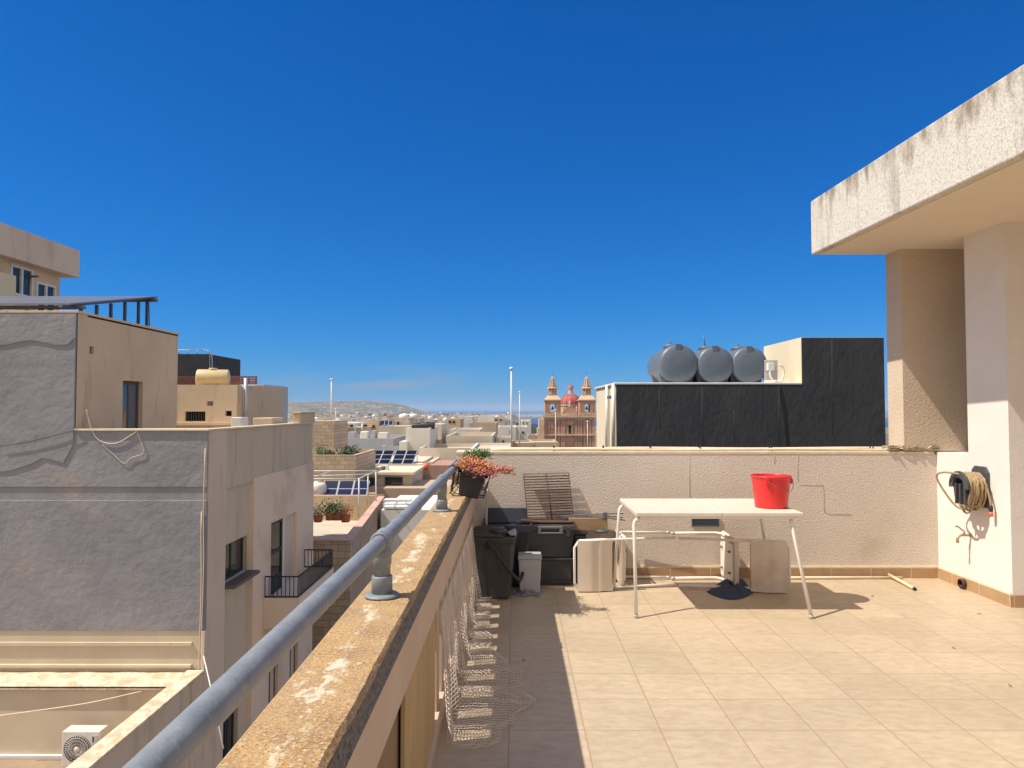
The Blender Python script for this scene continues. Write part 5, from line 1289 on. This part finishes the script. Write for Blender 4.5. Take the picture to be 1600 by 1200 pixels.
house('white roofed house behind the long plain cream house', 703, 750, 671, 97, 9, 'town2', par=.8, wins=((707, 712, 676, 680),))
house('brown shaded stone house right of the white roofed house', 733, 775, 661, 116, 12, 'town5', par=.3, wins=())
house('cream tower house with yellow gable in the middle of the town', 699, 719, 655, 128, 9, 'town4', par=.3, wins=((701, 705, 657, 661), (707, 711, 657, 661)))
house('white box house behind the yellow gable tower', 716, 738, 651, 140, 9, 'town2', par=.6)
house('wide white house near the left of the tall white pole', 747, 772, 650, 152, 10, 'town2', par=.5)
house('pale house behind the tall white pole', 772, 789, 652, 146, 9, 'town1', par=.5, wins=((773, 777, 655, 657), (780, 785, 655, 657)))
house('white house at the foot of the tall white pole', 778, 806, 667, 104, 9, 'town2', par=.5, wins=((783, 789, 684, 689), (796, 799, 673, 677)))
house('pale stepped house right of the tall white pole', 803, 824, 667, 112, 9, 'town2', par=.4, wins=((806, 810, 661, 664), (815, 819, 674, 677)))
house('cream house before the pole with dark doorway', 775, 800, 684, 88, 7, 'town1', par=.3, wins=((784, 788, 688, 694),))
house('brown roof house right of the pole, below the green slope', 800, 834, 692, 90, 8, 'town5', par=.3)
house('small stone ruin-like house left of the church', 825, 840, 680, 130, 8, 'town5', par=.3)
oc = house('ochre stone house with blue roof panels before the church', 828, 872, 691, 92, 9, 'town4', par=.3)
solar(838, 860, 704, 698.5, 88, .8, 3, 1, 'small blue solar bank before the ochre house by the church', 0)
house('white roofs low behind the terrace wall near the pole', 735, 800, 701, 60, 10, 'town2', par=.25)
# house with white canopy
hc = house('dark house with white flat canopy behind the long grey blue house', 525, 566, 668, 118, 9, 'town1', par=.2, wins=((536, 540, 663.5, 667.5), (547, 552, 663.5, 667.5)))
x0, x1, z0, z1 = rect(527, 568, 660, 661.6, 117); MB().box(x0, x1, 113, 121, z0, z1).build('canopy', 'tankwhite', hc)
b = MB()
for px in (528, 555, 566): b.tube([P(px, 661.5, 113.2), P(px, 676, 113.2)], .12, 5)
b.build('column', 'tankwhite', hc)
house('cream house with red tiled roof edge right of the canopy house', 566, 592, 657, 126, 9, 'town4', par=.2, wins=((568, 574, 663, 667), (582, 586, 664, 669)))
solar(594, 613, 664, 657.5, 126, 2, 3, 1, 'dark blue solar bank on a far roof right of the red edged house', 1)
house('cream house under the far dark blue solar bank', 592, 640, 666, 122, 9, 'town1', par=.1)
house('pale house with two white round tanks above the tall white house', 618, 640, 657, 132, 9, 'town1', par=.3, wins=((620, 624, 659, 664),))
house('greenhouse-like pale frame house behind the twin tanks', 640, 655, 654, 150, 8, 'town3', par=.3, wins=((642, 645, 656, 659), (648, 651, 656, 659)))
tank(632, 656, 133, 1.0, 1.15, 'tankwhite', 'left one of two white round tanks above the tall white house')
tank(645.5, 656.5, 135, 1.0, 1.2, 'tankwhite', 'right one of two white round tanks above the tall white house')
lying_tank('water_tank', 'black horizontal tank on the roof of the tall white house, left one', P(655, 666, 76), .32, 1.5, (1, 0, 0), 'black', 'black tanks on the tall white house')
lying_tank('water_tank', 'black horizontal tank on the roof of the tall white house, right one', P(668, 665, 76), .36, 1.5, (1, 0, 0), 'black', 'black tanks on the tall white house')
# red wall and white roofs close below the handrail
house('low house with faded red wall under the far end of the handrail', 672, 704, 727, 62, 6, mat('faded_red_wall', (0.36, 0.19, 0.15), (0.42, 0.25, 0.2), .95, 1), par=0)
house('cream low house with pale roof edge before the red wall', 648, 676, 722, 64, 6, 'town1', par=.1)
house('brown low wall house behind the white roof sheets', 575, 720, 763, 50, 6, 'town5', par=0)
house('low house with long white roof sheets under the handrail', 596, 700, 797, 41, 7, 'town2', par=0)
for k, (pa, pb, py) in enumerate(((600, 642, 783), (600, 634, 789), (600, 655, 794))):
    x0, x1, z0, z1 = rect(pa, pb, py - 2.4, py + .5, 43 - k)
    tag(MB().box(x0, x1, 43 - k * 1.0, 43.7 - k * 1.0, z0 - .05, z1, .02).build('roof_sheet', 'tankwhite', origin=((x0 + x1) / 2, 43 - k, z0)), ['farthest of the three white roof sheets below the handrail', 'middle and shortest white roof sheet below the handrail', 'nearest of the three white roof sheets below the handrail'][k], 'roof sheet')
tag(MB().lathe([(0, 0), (.30, .1), (.36, .4), (.2, .6), (0, .65)], P(665, 735, 58), seg=14).build('canvas_cover', 'orange', origin=P(665, 735, 58)), 'orange canvas bundle on a roof right of the cabin', 'bundle')
tag(MB().box(*rect(653, 661, 724.5, 729, 58)[:2], 58, 58.6, *rect(653, 661, 724.5, 730, 58)[2:], .05).build('water_heater', 'tankwhite', origin=P(657, 729, 58)), 'white water heater left of the orange canvas bundle', 'water heater')

# --- the rest of the town: rows of plain roofs further out, each a house of its own
mats_t = ['town1', 'town2', 'town1', 'town4', 'town2', 'town3', 'town2']
cnm = {'town1': 'cream', 'town2': 'white', 'town3': 'grey', 'town4': 'ochre', 'town5': 'brown'}
marks = [(430, 'beyond the corrugated shed'), (470, 'above the stepped parapet end'), (500, 'behind the stone tower'), (522, 'behind the left flagpole'), (550, 'beyond the canopy house'), (580, 'beyond the red edged house'), (610, 'beyond the far solar bank'), (640, 'beyond the twin white tanks'), (665, 'beyond the tall white house'), (690, 'beyond the cream stair tower'), (715, 'beyond the yellow gable tower'), (745, 'beyond the wide white house'), (775, 'just left of the tall white pole'), (805, 'just right of the tall white pole')]
feats = ['plain roof', 'one rooftop tank', 'a small stair box', 'two dark windows']
used_l = set(); kk = 0
for row, (Yr, pym) in enumerate(((170, 658), (215, 654.5), (270, 651.5), (340, 649.5), (430, 648))):
    px = 418 + 5 * row
    while px < (824 if row < 2 else 800):
        wpx = RT.uniform(9, 18) * (170 / Yr) ** .35; pyt = pym + RT.uniform(-2.2, 2.6)
        if RT.random() < .86:
            m_ = RT.choice(mats_t); ft = RT.randrange(4)
            mk = min(marks, key=lambda q: abs(q[0] - px - wpx / 2))[1]; rown = ['first', 'second', 'third', 'fourth', 'last'][row]
            lb = f'{cnm[m_]} far house, {feats[ft]}, {rown} row {mk}'
            n_ = 1
            while lb in used_l:
                ft = (ft + 1) % 4; n_ += 1; lb = f'{cnm[m_]} far house, {feats[ft]}, {rown} row {mk}'
                if n_ > 5: break
            if n_ <= 5:
                used_l.add(lb)
                w2 = [(px + 2, px + 3.6, pyt + 2, pyt + 4.2), (px + wpx - 4, px + wpx - 2.4, pyt + 2, pyt + 4.2)] if ft == 3 else ()
                h = house(lb, px, px + wpx, pyt, Yr + RT.uniform(-12, 12), RT.uniform(9, 14), m_, wins=w2, par=.5)
                Yh = h.location.y
                if RT.random() < .4:
                    ax = P(px + wpx * RT.uniform(.15, .85), pyt, Yh + 2); ah = RT.uniform(1.0, 2.2); b = MB()
                    b.tube([ax - Vector((0, 0, .6)), ax + Vector((0, 0, ah))], .035, 4)
                    for q_ in (.72, .86, .98): b.tube([ax + Vector((-.32, 0, ah * q_)), ax + Vector((.32, 0, ah * q_))], .022, 4)
                    b.build('antenna', 'steel', h)
                if ft != 3 and RT.random() < .7:
                    wq = px + wpx * RT.uniform(.15, .6); win(h, [(wq, wq + 1.8, pyt + 2.2, pyt + 4.6)], Yh - h['dy'])
                if ft == 1: tank(px + wpx * RT.uniform(.25, .75), pyt + .2, Yh, .62, .95, RT.choice(['tankwhite', 'tankwhite', 'tankgrey']), f'tank on the {lb.split(",")[0]}, {rown} row {mk}')
                if ft == 2:
                    x0, x1, z0, z1 = rect(px + wpx * .3, px + wpx * .65, pyt - 3.0 * 170 / Yr, pyt + 1, Yh); MB().box(x0, x1, Yh - 1, Yh + 3, z0 - .6, z1).build('stair_box', m_, h)
        px += wpx * RT.uniform(.8, 1.2)

# --- flagpoles
def pole(label, px, pyt, pyb, Y, r=.055, name='flagpole'):
    a, c = P(px, pyb, Y), P(px, pyt, Y); t = thing(name, label, 'pole', a, 'white poles over the roofs')
    MB().tube([a - Vector((0, 0, 1.0)), c], [r, r * .7], 8).build('shaft', 'tankwhite', t)
    MB().lathe([(0, -.1), (r * 1.5, -.07), (r * 2.0, 0), (r * 1.5, .08), (0, .11)], c, seg=10).build('finial', 'tankwhite', t)
pole('white pole rising above the stone tower, leftmost of the poles', 518, 593, 660, 66, .08)
pole('tallest white pole, standing left of the church', 799, 576, 704, 42, .065)
pole('thinner white pole just right of the tallest one', 812, 613, 688, 70, .06)
pole('short white pole in front of the left church tower', 868, 641, 703, 55, .035)
pole('short thin pole in front of the right church tower', 918, 659, 702, 55, .035)
pole('short grey mast beside the leftmost pole', 524.5, 640, 660, 66, .04, 'mast')

# --- parish church
YC = 320.0
def U(px): return (px - 803) / F * YC
def Zc(py): return P(803, py, YC).z
cu = thing('church', 'red limestone parish church with two belfry spires and a red dome', 'church', (U(891), YC + 18, Zc(700) - 14))
zb = Zc(700) - 14
b = MB(); b.box(U(850), U(929), YC + .6, YC + 30, zb, Zc(651)); b.box(U(848), U(852), YC + 4, YC + 18, zb, Zc(655)); b.build('nave', 'church', cu)
b = MB()
for py, t_, pr in ((650.5, 1.0, .7), (653.5, .45, .35), (679.5, .7, .5), (647, .5, .35)): b.box(U(850) - pr, U(929.5) + pr, YC - pr, YC + .59, Zc(py) - t_ / 2, Zc(py) + t_ / 2)
b.build('cornice', 'churchpale', cu)
b = MB()
for px in (853, 857.2, 868.5, 872.8, 877.5, 881, 900, 904, 908, 913, 922, 926.5):
    b.box(U(px) - .45, U(px) + .45, YC - .05, YC + .58, zb, Zc(654.5)); b.box(U(px) - .62, U(px) + .62, YC - .2, YC + .57, Zc(656.6), Zc(654.6))
b.build('pilaster', 'church', cu)
w = MB().box(U(888), U(892.5), YC + .1, YC + .65, Zc(677), Zc(667)); w.lathe([(0, 0), (U(892.5) - U(890.2), 0), (U(892.5) - U(890.2), .5), (0, .5)], (U(890.25), YC + .6, Zc(667)), axis=(0, -1, 0), seg=18)
fw = w.build('window', 'dark', cu)
b = MB(); b.box(U(886.6), U(887.9), YC + .0, YC + .6, Zc(678), Zc(667)); b.box(U(892.6), U(893.9), YC + .0, YC + .6, Zc(678), Zc(667)); b.box(U(886), U(894.5), YC - .1, YC + .6, Zc(663.4), Zc(662)); b.build('frame', 'churchpale', fw)
for px in (863, 917):
    MB().lathe([(0, 0), (1.0, 0), (1.0, .3), (0, .3)], (U(px), YC + .6, Zc(667.5)), axis=(0, -1, 0), seg=18).build('medallion', 'churchpale', cu)
for (pa, pb) in ((851.5, 876.5), (905.5, 930.5)):
    pc = (pa + pb) / 2; ox0, ox1 = U(pc) - 1.15, U(pc) + 1.15
    hw = (U(pb) - U(pa)) / 2; X0, X1 = U(pa), U(pb)
    tw = MB()
    hol = [(ox0, ox1, Zc(644), Zc(631.5))]
    tw.holes(fm(YC + .2), X0, X1, Zc(650), Zc(625.5), hol, 2.2 * hw - .4)
    tw.holes(fm(YC + .2 + 2 * hw), X0, X1, Zc(650), Zc(625.5), hol, -.3)
    for xx in (X0, X1): tw.add([(xx, YC + .2, Zc(650)), (xx, YC + .2 + 2 * hw, Zc(650)), (xx, YC + .2 + 2 * hw, Zc(625.5)), (xx, YC + .2, Zc(625.5))], [(0, 1, 2, 3)])
    tw.add([(X0, YC + .2, Zc(625.5)), (X1, YC + .2, Zc(625.5)), (X1, YC + .2 + 2 * hw, Zc(625.5)), (X0, YC + .2 + 2 * hw, Zc(625.5))], [(0, 1, 2, 3)])
    to = tw.build('bell_tower', 'church', cu)
    b = MB()
    for px in (pa + 1.2, pa + 5.0, pb - 5.0, pb - 1.2): b.box(U(px) - .35, U(px) + .35, YC - .05, YC + .19, Zc(650), Zc(627))
    b.box(ox0 - .55, ox0 - .02, YC + .0, YC + .19, Zc(645), Zc(631.5)); b.box(ox1 + .02, ox1 + .55, YC + .0, YC + .19, Zc(645), Zc(631.5))
    b.build('pilaster', 'church', to)
    cx, cyy = U(pc), YC + .2 + hw
    def ringbox(bm_, h0, h1, z0, z1): bm_.hexa([(cx - h0, cyy - h0, z0), (cx + h0, cyy - h0, z0), (cx + h0, cyy + h0, z0), (cx - h0, cyy + h0, z0)], [(cx - h1, cyy - h1, z1), (cx + h1, cyy - h1, z1), (cx + h1, cyy + h1, z1), (cx - h1, cyy + h1, z1)])
    b = MB(); ringbox(b, hw + .5, hw + .5, Zc(626), Zc(624.4)); ringbox(b, hw + .1, hw * .55, Zc(624.3), Zc(616.8)); ringbox(b, hw * .62, hw * .62, Zc(616.7), Zc(615.7)); b.build('tower_roof', 'churchpale', to)
    b = MB(); b.lathe([(hw * .47, 0), (hw * .47, Zc(607.5) - Zc(615.6))], (cx, cyy, Zc(615.6)), seg=8, smooth=False); b.build('lantern', 'church', to)
    b = MB()
    for k in range(8):
        a = math.pi / 4 * k + math.pi / 8; b.box(cx + hw * .5 * math.cos(a) - .16, cx + hw * .5 * math.cos(a) + .16, cyy + hw * .5 * math.sin(a) - .16, cyy + hw * .5 * math.sin(a) + .16, Zc(615.5), Zc(607.6))
    b.lathe([(0, 0), (hw * .68, 0), (hw * .72, .45), (hw * .60, .7), (0, .7)], (cx, cyy, Zc(607.5)), seg=8, smooth=False)
    b.build('lantern_cornice', 'churchpale', to)
    b = MB(); zs0 = Zc(605.2); zt_ = Zc(588); L_ = zt_ - zs0
    b.lathe([(hw * .50, 0), (hw * .40, L_ * .2), (hw * .27, L_ * .5), (hw * .15, L_ * .8), (hw * .07, L_ * .97), (.35, L_ * 1.0), (.3, L_ * 1.05), (0, L_ * 1.1)], (cx, cyy, zs0), seg=8, smooth=False)
    so = b.build('spire', 'church', to)
    b = MB()
    for k in range(8):
        a = math.pi / 4 * k
        b.tube([(cx + r_ * hw * math.cos(a), cyy + r_ * hw * math.sin(a), zs0 + L_ * f_) for r_, f_ in ((.52, 0), (.42, .2), (.29, .5), (.17, .8), (.09, .97))], .20, 5)
    b.build('rib', 'churchpale', so)
    MB().tube([(cx, cyy, zt_ + .8), (cx, cyy, zt_ + 2.6)], .09, 5).build('cross', 'steel', to)
    MB().lathe([(.0, 1.5), (.25, 1.45), (.35, 1.1), (.45, .6), (.75, .1), (.8, 0), (0, 0)], (cx, cyy, Zc(640)), seg=14).build('bell', 'steel', to)
# dome behind the facade
dcx, dcy = U(891.5) * 1.045, YC + 14
b = MB(); b.lathe([(4.9, -7), (4.9, 0), (5.3, .05), (5.3, .6)], (dcx, dcy, Zc(634)), seg=24, smooth=False); b.build('drum', 'churchpale', cu)
b = MB(); b.lathe([(5.0 * math.cos(a), 5.0 * math.sin(a)) for a in [math.pi / 2 * i / 10 for i in range(10)]] + [(0.6, 5.0)], (dcx, dcy, Zc(633) + .4), seg=28); dm = b.build('dome', 'domered', cu)
b = MB()
for k in range(12):
    a = 2 * math.pi * k / 12; b.tube([(dcx + 5.04 * math.cos(e) * math.cos(a), dcy + 5.04 * math.cos(e) * math.sin(a), Zc(633) + .4 + 5.04 * math.sin(e)) for e in [math.pi / 2 * i / 9 for i in range(9)]], .13, 5)
b.build('rib', 'domered', dm)
lz = Zc(633) + 5.2
b = MB(); b.lathe([(1.5, 0), (1.5, .3), (1.05, .35), (1.05, 2.6), (1.45, 2.7), (1.45, 3.0)], (dcx, dcy, lz), seg=12, smooth=False); b.build('lantern', 'churchpale', dm)
MB().lathe([(1.35, 3.0), (1.25, 3.5), (.9, 4.0), (.3, 4.35), (0, 4.4)], (dcx, dcy, lz), seg=14).build('cupola', 'domered', dm)
MB().tube([(dcx, dcy, lz + 4.3), (dcx, dcy, lz + 5.9)], .09, 5).build('cross', 'steel', dm)
# scrolled gable and statues
b = MB(); gz = Zc(646.6)
prof = [(879, 646.6), (879, 643), (881.5, 641), (884, 637.5), (886, 635.3), (894.5, 635.3), (896.5, 637.5), (899, 641), (901.5, 643), (901.5, 646.6)]
b.prism([(U(a), YC - .1, Zc(c)) for a, c in prof], (0, .7, 0)); b.build('gable', 'church', cu)
for px, pyb, h_ in ((880.5, 643, 2.6), (890.2, 635.4, 2.9), (901, 643, 2.6)):
    MB().lathe([(.55, 0), (.5, .4), (.38, h_ * .35), (.5, h_ * .62), (.42, h_ * .78), (.15, h_ * .83), (.24, h_ * .91), (.14, h_ * .99), (0, h_)], (U(px), YC + .3, Zc(pyb)), seg=10).build('statue', 'churchpale', cu)
b = MB(); b.box(U(842), U(850.5), YC - 1, YC + 10, zb, Zc(655)); b.box(U(839.5), U(842), YC - 1, YC + 8, zb, Zc(669)); b.build('side_chapel', 'churchpale', cu)

# green slope beyond the town, left of the church: scattered shrubs read as one mass
b = MB(); rs = random.Random(8)
for _ in range(2600):
    y = rs.uniform(900, 2300); px = rs.uniform(800, 850); x = (px - 803) / F * y; zg = land_h(x, y)
    s_ = rs.uniform(2, 5) * (y / 1500)
    u = Vector((rs.gauss(0, 1), rs.gauss(0, .4), rs.gauss(0, .4))).normalized() * s_; k = Vector((x, y, zg + s_ * .4))
    b.add([k - u, k + Vector((0, rs.uniform(-1, 1), s_ * .8)), k + u, k + Vector((0, rs.uniform(-1, 1), -s_ * .8))], [(0, 1, 2, 3)])
o = b.build('scrubland', 'leafdark'); o['kind'] = 'stuff'; o['label'] = 'green scrub covering the far slope left of the church'

# scattered farmhouses and villages on the far ridge read as one sprinkle of pale specks
b = MB()
for _ in range(260):
    px = rs.gauss(575, 75) if rs.random() < .6 else rs.uniform(415, 760); y = rs.uniform(2600, 4500) if rs.random() < .5 else rs.uniform(4200, 4550)
    x = (px - 803) / F * y; zg = land_h(x, y)
    if zg < SEA + 3: continue
    w_ = rs.uniform(3, 8); h_ = rs.uniform(2, 5)
    b.box(x - w_, x + w_, y, y + 12, zg - 4, zg + h_)
for _ in range(160):
    px = rs.uniform(738, 850); y = rs.uniform(5350, 7000); x = (px - 803) / F * y; zg = land_h(x, y)
    if zg < SEA + 4: continue
    b.box(x - 12, x + 12, y, y + 12, zg - 4, zg + rs.uniform(4, 10))
o = b.build('far_village', 'town2'); o['kind'] = 'stuff'; o['label'] = 'pale specks of far villages along the ridge and the shore'

# ------------------------------------------------------------------ air between here and the ridge
hz_m = bpy.data.materials.new('haze_air'); hz_m.use_nodes = True
hn = hz_m.node_tree.nodes; hn.remove(hn['Principled BSDF'])
pvn = hn.new('ShaderNodeVolumePrincipled'); pvn.inputs['Color'].default_value = (0.55, 0.74, 1.0, 1); pvn.inputs['Density'].default_value = 0.00009
hz_m.node_tree.links.new(pvn.outputs[0], hn['Material Output'].inputs['Volume'])
M['haze'] = hz_m
hzo = MB().box(-29000, 29000, -3600, 27000, -90, 66).build('haze', 'haze'); hzo['kind'] = 'stuff'
